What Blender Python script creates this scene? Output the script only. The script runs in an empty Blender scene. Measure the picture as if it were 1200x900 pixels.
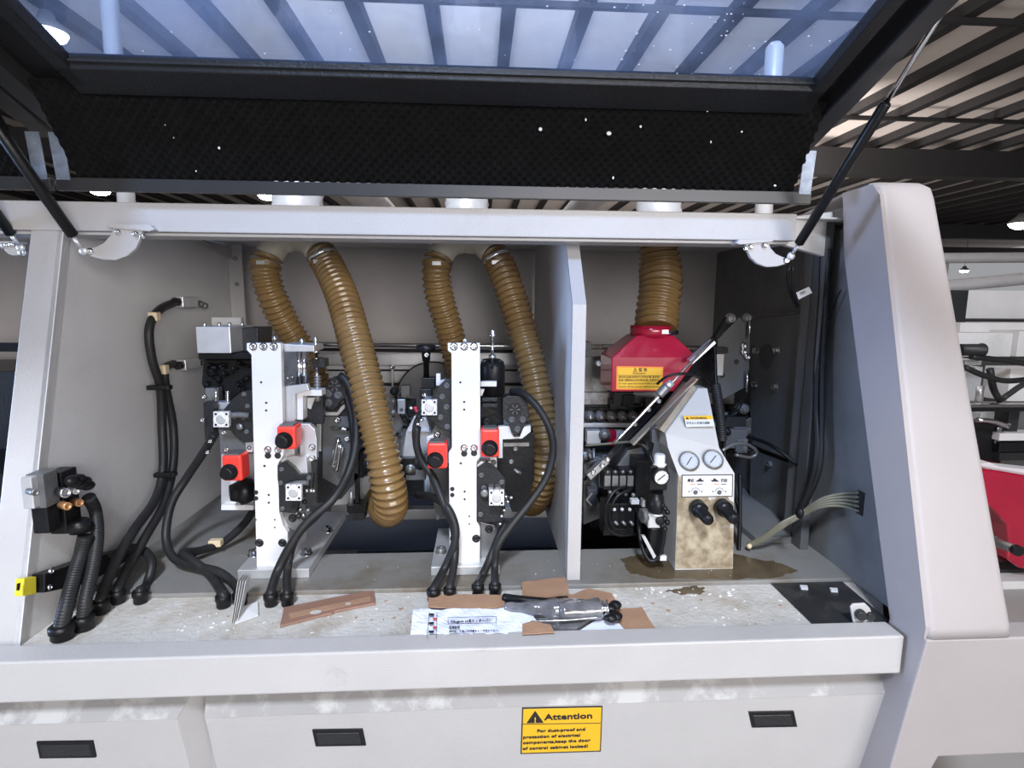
import bpy, bmesh, math, random
from mathutils import Vector, Matrix
random.seed(7)
S = bpy.context.scene
COL = S.collection
pi = math.pi
# ------------------------------------------------------------ camera
F = 650.; CZ = 1.58; PITCH = math.radians(8.0); YAW = math.radians(3.4); ROLL = math.radians(0.4)
fw = Vector((math.sin(YAW)*math.cos(PITCH), math.cos(YAW)*math.cos(PITCH), -math.sin(PITCH)))
r0 = fw.cross(Vector((0, 0, 1))).normalized(); u0 = r0.cross(fw)
rt = r0*math.cos(ROLL)+u0*math.sin(ROLL); up = -r0*math.sin(ROLL)+u0*math.cos(ROLL)
C0 = Vector((0, 0, CZ))
cd = bpy.data.cameras.new('camera'); cam = bpy.data.objects.new('camera', cd); COL.objects.link(cam)
cd.sensor_width = 36; cd.lens = F/1200*36; cd.clip_start = 0.02; cd.clip_end = 200
m = Matrix((rt, up, -fw)).transposed().to_4x4(); m.translation = C0; cam.matrix_world = m
S.camera = cam
def ray(x, y): return fw+rt*((x-600)/F)-up*((y-450)/F)
def PY(x, y, Y): d = ray(x, y); return C0+d*(Y/d.y)
def PZ(x, y, Z): d = ray(x, y); return C0+d*((Z-CZ)/d.z)
def PX(x, y, X): d = ray(x, y); return C0+d*(X/d.x)
def P(s):
    if isinstance(s, Vector): return s
    if s[0] == 'z': return PZ(*s[1:])
    if s[0] == 'x': return PX(*s[1:])
    if s[0] == 'w': return Vector(s[1:])
    return PY(*s)
# ------------------------------------------------------------ materials
def mat(name, col, rough=.5, metal=0., var=.06, scale=6., bump=0., bscale=60., dirt=None, dscale=3., dlo=.5, dhi=.62, trans=0., coat=0.):
    mt = bpy.data.materials.new(name); mt.use_nodes = True
    nt = mt.node_tree; N = nt.nodes; L = nt.links; bs = N['Principled BSDF']
    bs.inputs['Roughness'].default_value = rough; bs.inputs['Metallic'].default_value = metal
    bs.inputs['Coat Weight'].default_value = coat
    tc = N.new('ShaderNodeTexCoord')
    nz = N.new('ShaderNodeTexNoise'); nz.inputs['Scale'].default_value = scale; nz.inputs['Detail'].default_value = 6
    L.new(tc.outputs['Object'], nz.inputs['Vector'])
    rp = N.new('ShaderNodeValToRGB'); c = col
    rp.color_ramp.elements[0].position = .3; rp.color_ramp.elements[1].position = .7
    rp.color_ramp.elements[0].color = (c[0]*(1-var), c[1]*(1-var), c[2]*(1-var), 1)
    rp.color_ramp.elements[1].color = (min(1, c[0]*(1+var)), min(1, c[1]*(1+var)), min(1, c[2]*(1+var)), 1)
    L.new(nz.outputs['Fac'], rp.inputs['Fac']); out = rp.outputs['Color']
    if dirt:
        n2 = N.new('ShaderNodeTexNoise'); n2.inputs['Scale'].default_value = dscale; n2.inputs['Detail'].default_value = 9
        n2.inputs['Roughness'].default_value = .65
        L.new(tc.outputs['Object'], n2.inputs['Vector'])
        r2 = N.new('ShaderNodeValToRGB'); r2.color_ramp.elements[0].position = dlo; r2.color_ramp.elements[1].position = dhi
        L.new(n2.outputs['Fac'], r2.inputs['Fac'])
        mx = N.new('ShaderNodeMix'); mx.data_type = 'RGBA'
        L.new(r2.outputs['Color'], mx.inputs['Factor']); L.new(out, mx.inputs['A']); mx.inputs['B'].default_value = (*dirt, 1)
        out = mx.outputs['Result']
    L.new(out, bs.inputs['Base Color'])
    if bump:
        n3 = N.new('ShaderNodeTexNoise'); n3.inputs['Scale'].default_value = bscale; n3.inputs['Detail'].default_value = 3
        L.new(tc.outputs['Object'], n3.inputs['Vector'])
        bp = N.new('ShaderNodeBump'); bp.inputs['Strength'].default_value = bump; bp.inputs['Distance'].default_value = .01
        L.new(n3.outputs['Fac'], bp.inputs['Height']); L.new(bp.outputs['Normal'], bs.inputs['Normal'])
    return mt
M = {}
M['white'] = mat('cream_paint', (.43, .415, .41), .38, bump=.12, bscale=220, var=.03, dirt=(.38, .35, .335), dscale=2.2, dlo=.6, dhi=.8)
M['rail'] = mat('rail_paint', (.42, .405, .40), .4, bump=.1, bscale=200, var=.04, dirt=(.30, .27, .26), dscale=5, dlo=.66, dhi=.8)
M['grey'] = mat('grey_panel_paint', (.64, .63, .63), .42, bump=.1, bscale=220, var=.05, dirt=(.54, .53, .52), dscale=1.6, dlo=.5, dhi=.62)
M['back'] = mat('back_panel_paint', (.50, .465, .455), .34, var=.06, scale=3, dirt=(.43, .395, .385), dscale=2, dlo=.45, dhi=.65)
M['dgrey'] = mat('dark_metal_shaded_wall', (.17, .172, .172), .42, bump=.1, bscale=150, var=.1, dirt=(.20, .195, .19), dscale=3, dlo=.45, dhi=.6)  # on the right inner wall this dark colour stands in for shade
M['mgrey'] = mat('mid_grey_cast', (.10, .102, .105), .45, bump=.15, bscale=150, var=.1)
M['shade_and_streak'] = mat('shaded_dusty_paint', (.27, .26, .255), .6, var=.12, scale=3, dirt=(.40, .39, .38), dscale=9, dlo=.5, dhi=.6)  # darker base paints in the shade under the rail; pale streaks are dust
M['column'] = mat('column_paint', (.35, .317, .313), .45, bump=.08, bscale=260, var=.03, dirt=(.32, .285, .278), dscale=2.5, dlo=.6, dhi=.8)
M['floor'] = mat('bed_floor_paint', (.20, .195, .187), .5, var=.08, dirt=(.13, .105, .075), dscale=3, dlo=.48, dhi=.66, bump=.1, bscale=100)
M['dusty'] = mat('dusty_pan', (.52, .50, .47), .6, var=.1, dirt=(.36, .31, .25), dscale=7, dlo=.48, dhi=.7, bump=.3, bscale=90)
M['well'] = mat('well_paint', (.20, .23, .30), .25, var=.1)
M['blacksheet'] = mat('black_mat', (.022, .022, .024), .45, var=.2, dirt=(.045, .042, .04), dscale=12)
M['white_pl'] = mat('milled_white_plate', (.66, .65, .66), .33, var=.02, dirt=(.6, .57, .55), dscale=8, dlo=.62, dhi=.8)
M['alu'] = mat('brushed_aluminium', (.62, .62, .63), .35, metal=.55, var=.08, scale=20)
M['chrome'] = mat('chrome', (.75, .75, .76), .15, metal=1, var=.03)
M['steel'] = mat('dull_steel', (.25, .25, .25), .38, metal=.6, var=.2, scale=15, dirt=(.14, .12, .10), dscale=14)
M['black'] = mat('black_plastic', (.007, .007, .008), .38, var=.2, bump=.1, bscale=80)
M['rubber'] = mat('black_rubber', (.018, .018, .019), .45, var=.2, dirt=(.07, .065, .06), dscale=20, dlo=.6, dhi=.85)
M['dark'] = mat('charcoal_metal', (.02, .0205, .022), .38, var=.15, bump=.15, bscale=120)
M['lidframe'] = mat('lid_frame_paint', (.011, .011, .012), .4, var=.15, bump=.15, bscale=150)
M['liplight'] = mat('lid_lip_metal', (.035, .035, .037), .35, metal=.3, var=.1)
M['foam'] = mat('egg_crate_foam', (.0045, .0045, .0045), .85, var=.25, scale=30)
M['galv'] = mat('galvanised', (.26, .30, .38), .4, metal=.6, var=.25, scale=45)
M['hose'] = mat('amber_hose', (.225, .14, .055), .25, var=.15, scale=8, coat=.4, dirt=(.13, .07, .025), dscale=4, dlo=.5, dhi=.7)
M['fitting'] = mat('ivory_duct_fitting', (.50, .46, .38), .45, var=.06)
M['red'] = mat('red_plastic', (.88, .045, .03), .35, var=.03)
M['hood'] = mat('crimson_paint', (.33, .005, .028), .22, var=.08, coat=.6)
M['yellow'] = mat('label_yellow', (.74, .41, .01), .5, var=.02)
M['orange'] = mat('label_orange', (.8, .2, .02), .5, var=.02)
M['yell2'] = mat('yellow_tag', (.65, .55, .03), .5, var=.05)
M['ink'] = mat('ink', (.012, .01, .01), .6, var=.0)
M['inkred'] = mat('red_ink', (.6, .05, .05), .6, var=.0)
M['paper'] = mat('paper', (.72, .76, .92), .7, var=.03)
M['paperw'] = mat('white_label', (.60, .60, .61), .6, var=.03)
M['gaugeface'] = mat('gauge_dial', (.42, .45, .50), .4, var=.02)
M['card'] = mat('cardboard', (.34, .20, .125), .85, var=.12, scale=12, bump=.2, bscale=120)
M['wood'] = mat('brown_pressed_board', (.25, .14, .10), .6, var=.1, scale=15)
M['bag'] = mat('clear_plastic_bag', (.12, .12, .13), .12, var=.5, scale=18, coat=1, bump=.6, bscale=25)
M['boxw'] = mat('control_box_paint', (.50, .49, .475), .4, var=.04, bump=.1, bscale=120)
M['grease'] = mat('greasy_paint', (.34, .30, .24), .4, var=.25, scale=12, dirt=(.20, .14, .08), dscale=12, dlo=.45, dhi=.65)
M['cable_g'] = mat('olive_cable', (.16, .15, .11), .4, var=.15)
M['tan'] = mat('tan_tape', (.62, .50, .33), .6, var=.1)
M['copper'] = mat('copper_plug', (.5, .26, .12), .4, metal=.5, var=.1)
M['blue'] = mat('blue_strip', (.018, .024, .06), .4, var=.1)
M['roofins'] = mat('roof_insulation', (.68, .61, .57), .8, var=.05, scale=2)
M['purlin'] = mat('dark_purlin', (.022, .02, .021), .6, var=.1)
M['duct'] = mat('galvanised_duct', (.72, .70, .70), .4, var=.06, metal=.2)
M['concrete'] = mat('concrete_floor', (.30, .29, .28), .5, var=.1, scale=2)
M['bgwhite'] = mat('far_machine_paint', (.60, .58, .57), .5, var=.05)
# control-box front with a shaped brown grease stain
for k_ in ('foam', 'lidframe'): M[k_].node_tree.nodes['Principled BSDF'].inputs['Specular IOR Level'].default_value = .12 if k_ == 'foam' else .3
for k_ in ('dark', 'black', 'mgrey', 'dgrey', 'rubber'): M[k_].node_tree.nodes['Principled BSDF'].inputs['Specular IOR Level'].default_value = .28
M['disc'] = mat('ground_disc', (.42, .42, .42), .3, metal=.25, var=.1, scale=9)
def stain_mat():
    mt = mat('stained_control_box_paint', (.50, .49, .475), .4, var=.04)
    nt = mt.node_tree; N = nt.nodes; L = nt.links; bs = N['Principled BSDF']
    src = bs.inputs['Base Color'].links[0].from_socket
    g = N.new('ShaderNodeNewGeometry'); sp = N.new('ShaderNodeSeparateXYZ'); L.new(g.outputs['Position'], sp.inputs[0])
    nz = N.new('ShaderNodeTexNoise'); nz.inputs['Scale'].default_value = 14; nz.inputs['Detail'].default_value = 6
    L.new(g.outputs['Position'], nz.inputs['Vector'])
    zc = PY(820, 590, 1.435).z
    xm = PY(825, 600, 1.435).x
    def mth(op, p, q, c=None):
        n_ = N.new('ShaderNodeMath'); n_.operation = op
        for k, v in enumerate((p, q, c)):
            if v is None: continue
            if isinstance(v, (int, float)): n_.inputs[k].default_value = v
            else: L.new(v, n_.inputs[k])
        return n_.outputs[0]
    nz.inputs['Scale'].default_value = 16
    zz = mth('MULTIPLY_ADD', sp.outputs['Z'], -7., (zc+.0)*7.+.45); xx = mth('MULTIPLY_ADD', sp.outputs['X'], -5., xm*5.)
    nn = mth('MULTIPLY_ADD', nz.outputs['Fac'], 3.6, -1.8); t_ = mth('ADD', mth('ADD', zz, xx), nn)
    b = N.new('ShaderNodeMapRange'); L.new(t_, b.inputs['Value']); b.inputs['From Min'].default_value = 0; b.inputs['From Max'].default_value = .12
    mx = N.new('ShaderNodeMix'); mx.data_type = 'RGBA'; L.new(b.outputs[0], mx.inputs['Factor']); L.new(src, mx.inputs['A'])
    n2 = N.new('ShaderNodeTexNoise'); n2.inputs['Scale'].default_value = 40; n2.inputs['Detail'].default_value = 8; L.new(g.outputs['Position'], n2.inputs['Vector'])
    r = N.new('ShaderNodeValToRGB'); r.color_ramp.elements[0].position = .35; r.color_ramp.elements[1].position = .65
    r.color_ramp.elements[0].color = (.20, .15, .095, 1); r.color_ramp.elements[1].color = (.40, .34, .24, 1)
    L.new(n2.outputs['Fac'], r.inputs['Fac']); L.new(r.outputs['Color'], mx.inputs['B']); L.new(mx.outputs['Result'], bs.inputs['Base Color'])
    return mt
M['stain'] = stain_mat()
def glass_mat():
    mt = bpy.data.materials.new('dusty_blue_pane'); mt.use_nodes = True; nt = mt.node_tree; N = nt.nodes; L = nt.links
    for n in list(N): N.remove(n)
    o = N.new('ShaderNodeOutputMaterial'); t = N.new('ShaderNodeBsdfTransparent'); t.inputs[0].default_value = (.74, .84, 1, 1)
    gl = N.new('ShaderNodeBsdfGlossy'); gl.inputs['Roughness'].default_value = .05
    tr = N.new('ShaderNodeBsdfTranslucent'); tr.inputs[0].default_value = (.45, .6, 1, 1)
    m1 = N.new('ShaderNodeMixShader'); m1.inputs[0].default_value = .06; L.new(t.outputs[0], m1.inputs[1]); L.new(gl.outputs[0], m1.inputs[2])
    m2 = N.new('ShaderNodeMixShader'); L.new(m1.outputs[0], m2.inputs[1]); L.new(tr.outputs[0], m2.inputs[2])
    tc = N.new('ShaderNodeTexCoord'); nz = N.new('ShaderNodeTexNoise'); nz.inputs['Scale'].default_value = 5; nz.inputs['Detail'].default_value = 8
    L.new(tc.outputs['Object'], nz.inputs[0]); mr = N.new('ShaderNodeMapRange'); L.new(nz.outputs['Fac'], mr.inputs[0])
    mr.inputs['From Min'].default_value = .35; mr.inputs['From Max'].default_value = .75; mr.inputs['To Min'].default_value = .05; mr.inputs['To Max'].default_value = .24
    L.new(mr.outputs[0], m2.inputs[0]); L.new(m2.outputs[0], o.inputs[0]); return mt
M['pane'] = glass_mat()
def emis(name, col, st):
    mt = bpy.data.materials.new(name); mt.use_nodes = True; N = mt.node_tree.nodes; bs = N['Principled BSDF']
    bs.inputs['Emission Color'].default_value = (*col, 1); bs.inputs['Emission Strength'].default_value = st; return mt
M['lamp'] = emis('lamp_glow', (1, .97, .92), 30)
M['speck'] = mat('white_chip', (.8, .8, .78), .7, var=.05)
# ------------------------------------------------------------ object helpers
ORI = {}
class B:
    def __init__(s): s.b = bmesh.new(); s.smooth = False
    def face(s, vs): 
        try: return s.b.faces.new(vs)
        except ValueError: return None
    def box(s, a, b):
        a, b = Vector(a), Vector(b); lo = [min(a[i], b[i]) for i in range(3)]; hi = [max(a[i], b[i]) for i in range(3)]
        v = [s.b.verts.new((x, y, z)) for x in (lo[0], hi[0]) for y in (lo[1], hi[1]) for z in (lo[2], hi[2])]
        for f in ((0, 1, 3, 2), (4, 6, 7, 5), (0, 4, 5, 1), (2, 3, 7, 6), (0, 2, 6, 4), (1, 5, 7, 3)): s.face([v[i] for i in f])
        return s
    def prism(s, pts, vec):
        vec = Vector(vec); a = [s.b.verts.new(p) for p in pts]; b = [s.b.verts.new(Vector(p)+vec) for p in pts]
        s.face(a); s.face(b[::-1])
        for i in range(len(a)): j = (i+1) % len(a); s.face([a[i], b[i], b[j], a[j]])
        return s
    def loft(s, A, Bp):
        a = [s.b.verts.new(p) for p in A]; b = [s.b.verts.new(p) for p in Bp]
        s.face(a); s.face(b[::-1])
        for i in range(len(a)): j = (i+1) % len(a); s.face([a[i], b[i], b[j], a[j]])
        return s
    def quadY(s, x0, y0, x1, y1, Y, t): # pixel box: front at Y, thickness t away from viewer
        a = PY(x0, y0, Y); c = PY(x1, y1, Y); return s.box(a, (c.x, Y+t, c.z))
    def plate(s, pts, Y, t): return s.prism([PY(x, y, Y) for x, y in pts], (0, t, 0))
    def plateX(s, pts, X, t): return s.prism([PX(x, y, X) for x, y in pts], (t, 0, 0))
    def cyl(s, p0, p1, r, r2=None, n=16, hexa=False):
        p0, p1 = P(p0), P(p1); d = (p1-p0).normalized(); r2 = r if r2 is None else r2
        if hexa: n = 6
        a = d.orthogonal().normalized(); c = d.cross(a)
        A = [s.b.verts.new(p0+(a*math.cos(2*pi*i/n)+c*math.sin(2*pi*i/n))*r) for i in range(n)]
        Bv = [s.b.verts.new(p1+(a*math.cos(2*pi*i/n)+c*math.sin(2*pi*i/n))*r2) for i in range(n)]
        s.face(A[::-1]); s.face(Bv)
        for i in range(n):
            f = s.face([A[i], A[(i+1) % n], Bv[(i+1) % n], Bv[i]])
            if f and n > 8: f.smooth = True
        return s
    def lathe(s, p0, d, prof, n=24):
        p0 = P(p0); d = Vector(d).normalized(); a = d.orthogonal().normalized(); c = d.cross(a); rings = []
        for h, r in prof: rings.append([s.b.verts.new(p0+d*h+(a*math.cos(2*pi*i/n)+c*math.sin(2*pi*i/n))*max(r, 1e-4)) for i in range(n)])
        s.face(rings[0][::-1]); s.face(rings[-1])
        for k in range(len(rings)-1):
            for i in range(n):
                f = s.face([rings[k][i], rings[k][(i+1) % n], rings[k+1][(i+1) % n], rings[k+1][i]])
                if f: f.smooth = True
        return s
    def ball(s, p, r, sc=(1, 1, 1), u=14, v=9):
        mm = Matrix.Translation(P(p)) @ Matrix.Diagonal((*[r*k for k in sc], 1))
        g = bmesh.ops.create_uvsphere(s.b, u_segments=u, v_segments=v, radius=1, matrix=mm)
        for vv in g['verts']:
            for f in vv.link_faces: f.smooth = True
        return s
    def tube(s, pts, r, n=12, step=.012, rf=None, closed=False):
        ps = spline([P(p) for p in pts], step) if len(pts) > 2 else resample([P(p) for p in pts], step)
        if rf: ps = resample(ps, step)
        rings = []; t = (ps[1]-ps[0]).normalized(); a = t.orthogonal().normalized(); L = 0
        for i, p in enumerate(ps):
            nt_ = (ps[min(i+1, len(ps)-1)]-ps[max(i-1, 0)]).normalized()
            if i: L += (p-ps[i-1]).length
            a = (a-nt_*a.dot(nt_)).normalized(); c = nt_.cross(a); rr = rf(L) if rf else r
            rings.append([s.b.verts.new(p+(a*math.cos(2*pi*k/n)+c*math.sin(2*pi*k/n))*rr) for k in range(n)])
        s.face(rings[0][::-1]); s.face(rings[-1])
        for k in range(len(rings)-1):
            for i in range(n):
                f = s.face([rings[k][i], rings[k][(i+1) % n], rings[k+1][(i+1) % n], rings[k+1][i]])
                if f: f.smooth = True
        return s
def spline(ps, step):
    out = []; q = [ps[0]*2-ps[1]]+ps+[ps[-1]*2-ps[-2]]
    for i in range(1, len(q)-2):
        p0, p1, p2, p3 = q[i-1:i+3]; n = max(2, int((p2-p1).length/step))
        for k in range(n):
            t = k/n; out.append(.5*((2*p1)+(p2-p0)*t+(2*p0-5*p1+4*p2-p3)*t*t+(3*p1-p0-3*p2+p3)*t**3))
    out.append(ps[-1]); return out
def resample(ps, step):
    out = [ps[0]]; acc = 0; 
    for i in range(1, len(ps)):
        a, b = ps[i-1], ps[i]; L = (b-a).length; d = step-acc
        while d <= L: out.append(a.lerp(b, d/L)); d += step
        acc = L-(d-step)
    if (out[-1]-ps[-1]).length > 1e-4: out.append(ps[-1])
    return out
def finish(b, name, m_, parent=None, bev=0., wn=True):
    bmesh.ops.recalc_face_normals(b.b, faces=b.b.faces)
    vs = b.b.verts; lo = Vector([min(v.co[i] for v in vs) for i in range(3)]); hi = Vector([max(v.co[i] for v in vs) for i in range(3)])
    o0 = Vector(((lo.x+hi.x)/2, (lo.y+hi.y)/2, lo.z))
    me = bpy.data.meshes.new(name); 
    for v in vs: v.co -= o0
    b.b.to_mesh(me); b.b.free(); me.materials.append(M[m_] if isinstance(m_, str) else m_)
    o = bpy.data.objects.new(name, me); COL.objects.link(o); ORI[o] = o0
    if parent: o.parent = parent; o.location = o0-ORI[parent]
    else: o.location = o0
    if bev:
        md = o.modifiers.new('bevel', 'BEVEL'); md.width = bev; md.segments = 2; md.limit_method = 'ANGLE'; md.angle_limit = math.radians(40)
        md.harden_normals = False
    return o
def root(name, loc):
    o = bpy.data.objects.new(name, None); COL.objects.link(o); o.empty_display_size = .05
    loc = P(loc) if not isinstance(loc, Vector) else loc
    o.location = loc; ORI[o] = Vector(loc); return o
def tag(o, label, cat, group=None, kind=None):
    if label: o['label'] = label
    if cat: o['category'] = cat
    if group: o['group'] = group
    if kind: o['kind'] = kind
    return o
def struct(o): o['kind'] = 'structure'; return o
def bolt(par, px, py, Y, r=.008, h=.006, m_='chrome', plane='y', name='bolt', d=None):
    p = P((px, py, Y)) if plane == 'y' else P((plane, px, py, Y))
    d = Vector(d) if d else (Vector((0, -1, 0)) if plane == 'y' else Vector((-1 if Y > 0 else 1, 0, 0)) if plane == 'x' else Vector((0, 0, 1)))
    b = B().lathe(p, d, [(-.002, r*1.25), (.0012, r*1.25), (.0012, r), (h, r), (h, r*.55), (h*.45, r*.5)], 14)
    return finish(b, name, m_, par)
def screw_hole(par, px, py, Y, r=.0035, name='screw_hole'):
    p = PY(px, py, Y); b = B().cyl(p+Vector((0, .002, 0)), p-Vector((0, .0008, 0)), r, n=12); return finish(b, name, 'ink', par)
def text(par, s, px, py, Y, h, m_='ink', bold=False, name='lettering', width=None, align='LEFT', rot=0, rotx=pi/2, pos=None, rz=0, extr=.0004):
    cu = bpy.data.curves.new('t', 'FONT'); cu.body = s; cu.size = h; cu.align_x = align; cu.extrude = extr; cu.resolution_u = 2
    if bold: cu.offset = h*.022
    to = bpy.data.objects.new('t', cu); COL.objects.link(to); bpy.context.view_layer.update()
    dg = bpy.context.evaluated_depsgraph_get(); me = bpy.data.meshes.new_from_object(to.evaluated_get(dg)); bpy.data.objects.remove(to); bpy.data.curves.remove(cu)
    if width and len(me.vertices):
        w = max(v.co.x for v in me.vertices)-min(v.co.x for v in me.vertices)
        for v in me.vertices: v.co.x *= width/w
    p = pos if pos is not None else PY(px, py, Y)
    R = Matrix.Rotation(rz, 4, 'Z') @ Matrix.Rotation(rotx, 4, 'X') @ Matrix.Rotation(rot, 4, 'Z')
    for v in me.vertices: v.co = R @ v.co
    me.name = name; me.materials.clear(); me.materials.append(M[m_])
    o = bpy.data.objects.new(name, me); COL.objects.link(o); o.parent = par; o.location = p-ORI[par]; ORI[o] = p; return o

# ============================================================ the hall (setting)
H = 6.2
struct(finish(B().box((-40, -14, -.1), (40, 46, 0)), 'floor', 'concrete'))
struct(finish(B().box((-40, -14, H), (40, 46, H+.1)), 'ceiling', 'roofins'))
struct(finish(B().box((-40, 46, 0), (40, 46.2, H)), 'wall_far', 'bgwhite'))
k = 0
for i in range(-16, 26):
    k += 1; x = -.72+i*1.17
    struct(finish(B().box((x-.10, -2, H-.2), (x+.11, 46, H)), 'trim_%d' % k, 'purlin'))
for Y, h in ((15.2, 1.0), (28, 1.0), (38, 1.0)):
    k += 1; struct(finish(B().box((-40, Y, H-.3-h+.3), (40, Y+.4, H-.3)), 'trim_%d' % k, 'purlin'))
for Y in (4.0, 8.7, 13.0):
    k += 1; struct(finish(B().box((-20, Y, H-.30), (26, Y+.09, H-.22)), 'trim_%d' % k, 'purlin'))
# lamps
def lamp(name, p, r, label, tilt=0):
    rr = root(name, p+Vector((0, 0, .0)))
    finish(B().lathe(p, (0, 0, 1), [(0, r), (.04, r*1.05), (r*.6, r*.5), (r*.6+.12, r*.3)], 20), 'lamp_housing', 'dgrey', rr)
    finish(B().lathe(p-Vector((0, 0, .02)), (0, 0, 1), [(-r*.42, r*.15), (-r*.38, r*.5), (-r*.2, r*.82), (.019, r*.95)], 20), 'lamp_lens', 'lamp', rr)
    finish(B().cyl(p+Vector((0, 0, r*.6+.1)), Vector((p.x, p.y, H-.001)), .012), 'hanger', 'purlin', rr)
    tag(rr, label, 'ceiling lamp', 'high bay lamps of the hall')
lamp('high_bay_lamp', PZ(56, 38, 5.2), .24, 'round high bay lamp glowing through upper left corner of the glass lid')
lamp('high_bay_lamp', PZ(117, 223, 5.0), .30, 'round high bay lamp glowing in the slit above beam at far left')
lamp('high_bay_lamp', PZ(313, 229, 5.1), .30, 'round high bay lamp glowing in slit beside white flexible duct')
lamp('high_bay_lamp', PZ(1130, 317, 4.0), .26, 'high bay lamp hanging low between the two pipes right of the slanted end cover')
lamp('high_bay_lamp', PZ(1198, 262, 4.9), .45, 'high bay lamp cut off by the right edge above the pipes')

# far pipes on the right
def longduct(name, a, b, r, label):
    o = finish(B().tube([a, P(a).lerp(P(b), .5), b], r, 20, .4), name, 'duct'); tag(o, label, 'duct pipe')
    for t in (.97, ): q = P(a).lerp(P(b), t); finish(B().cyl(q, Vector((q.x, q.y, H-.001)), .01), 'hanger_rod', 'purlin', o)
    return o
longduct('duct_pipe', (1040, 303, 9.), (1290, 301, 9.), .085, 'long white round pipe crossing behind slanted end cover, above the other')
longduct('duct_pipe', (1050, 341, 7.), (1290, 318, 7.), .08, 'grey round pipe below the brighter pipe, rising to the right')
# things on machine roof / behind: seen in slit & through the pane
def vduct(x0, x1, Y, ztop, label, name='flexible_duct', zb=1.84):
    a = PY(x0, 240, Y); b_ = PY(x1, 240, Y); r = (b_.x-a.x)/2; cx = (a.x+b_.x)/2
    o = finish(B().tube([Vector((cx, Y, zb)), Vector((cx, Y+.01, zb+.08)), Vector((cx, Y+.06, zb+.20)), Vector((cx, Y+.22, zb+.30)), Vector((cx, Y+.5, zb+.33)), Vector((cx, Y+2.5, zb+.34))], r, 24, .01, rf=lambda s: r*(1-.05*abs(math.sin(s*pi/.03)))), name, 'duct')
    tag(o, label, 'duct')
vduct(318, 377, 2.0, 5.9, 'white ribbed flexible duct rising from machine roof above the left hose pair')
vduct(521, 573, 2.0, 5.9, 'white ribbed flexible duct rising from machine roof above the middle hose pair')
vduct(747, 799, 1.95, 5.9, 'white ribbed flexible duct rising above the red extraction hood')
def roofpipe(x0, x1, Y, yt, m_, label):
    a = PY(x0, 240, Y); b_ = PY(x1, 240, Y); r = (b_.x-a.x)/2; zt_ = PY((x0+x1)/2, yt, Y).z if yt else H-.001
    R = root('roof_pipe', Vector(((a.x+b_.x)/2, Y, 1.825)))
    p = Vector(((a.x+b_.x)/2, Y, 1.825)); finish(B().lathe(p, (0, 0, 1), [(0, r), (zt_-1.825-r*.5, r), (zt_-1.825, r*.6)], 24), 'pipe_body', m_, R)
    finish(B().lathe(p, (0, 0, 1), [(0, r*1.2), (.006, r*1.2), (.012, r*1.05)], 24), 'pipe_collar', 'alu', R)
    tag(R, label, 'pipe')
roofpipe(139, 158, 2.25, None, 'duct', 'slim white pipe rising behind left end of the glass pane')
roofpipe(886, 905, 2.2, 50, 'duct', 'short pale vent pipe behind lower right corner of the glass pane')

# ============================================================ machine housing
HS = root('machine_housing', ('w', 0, 1.8, 0))
tag(HS, 'cream painted open housing of edge banding machine with front rail, beam and cabinet doors', 'machine housing')
LX, RX, BY, RZ = -1.0, 1.05, 2.45, 1.82
FZ = .85; PANZ0 = .838
finish(B().box((-2.2, BY, .3), (1.15, BY+.02, RZ)), 'back_panel', 'back', HS)
finish(B().box((-2.2, 1.50, RZ), (1.15, BY+.02, RZ+.004)), 'roof_panel', 'grey', HS)
# left side wall (slanted front edge) and front post flange
def slantY(z): return 1.18+(z-.85)*(1.45-1.18)/(1.80-.85)
finish(B().prism([(LX-.012, slantY(.80), .80), (LX-.012, slantY(1.75), 1.75), (LX-.012, slantY(1.81), 1.81), (LX-.012, BY, 1.81), (LX-.012, BY, .80)], (.012, 0, 0)), 'side_panel', 'grey', HS)
finish(B().prism([(-1.075, slantY(z)-dy, z) for z, dy in ((.82, 0), (1.79, 0))]+[(-1.075, slantY(z)+.03, z) for z in (1.79, .82)], (.075, 0, 0)), 'front_post', 'white', HS, .002)
finish(B().prism([(RX, 1.3, .3), (RX, 1.19, .85), (RX, 1.52, RZ), (RX, BY, RZ), (RX, BY, .3)], (.012, 0, 0)), 'side_panel', 'dgrey', HS)
# corner angle at left back
finish(B().box((LX+.001, 2.32, 1.46), (LX+.055, 2.33, RZ-.005)), 'corner_angle', 'white', HS)
for z_ in (1.52, 1.66, 1.76): finish(B().lathe(Vector((LX+.03, 2.32, z_)), (0, -1, 0), [(0, .008), (.005, .008), (.006, .004)], 12), 'bolt', 'steel', HS)
finish(B().plateX([(232, 281), (277, 292), (272, 305), (262, 300)], LX+.004, .012), 'gusset', 'white', HS)
# header beam
zb0, zb1 = PY(500, 276, 1.43).z, PY(500, 243, 1.43).z
xe = PY(934, 255, 1.43).x
finish(B().box((-2.2, 1.43, zb0), (xe, 1.50, zb1)), 'header_beam', 'white', HS, .002)
finish(B().box((-2.2, 1.445, zb0-.008), (xe-.01, 1.53, zb0-.0005)), 'beam_flange', 'white', HS, .001)
finish(B().prism([(xe, 1.50, zb1), (1.0, 1.56, RZ+.03), (1.0, 1.56, zb0-.03), (xe, 1.50, zb0)], (0, .02, 0)), 'end_gusset', 'grey', HS)
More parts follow.
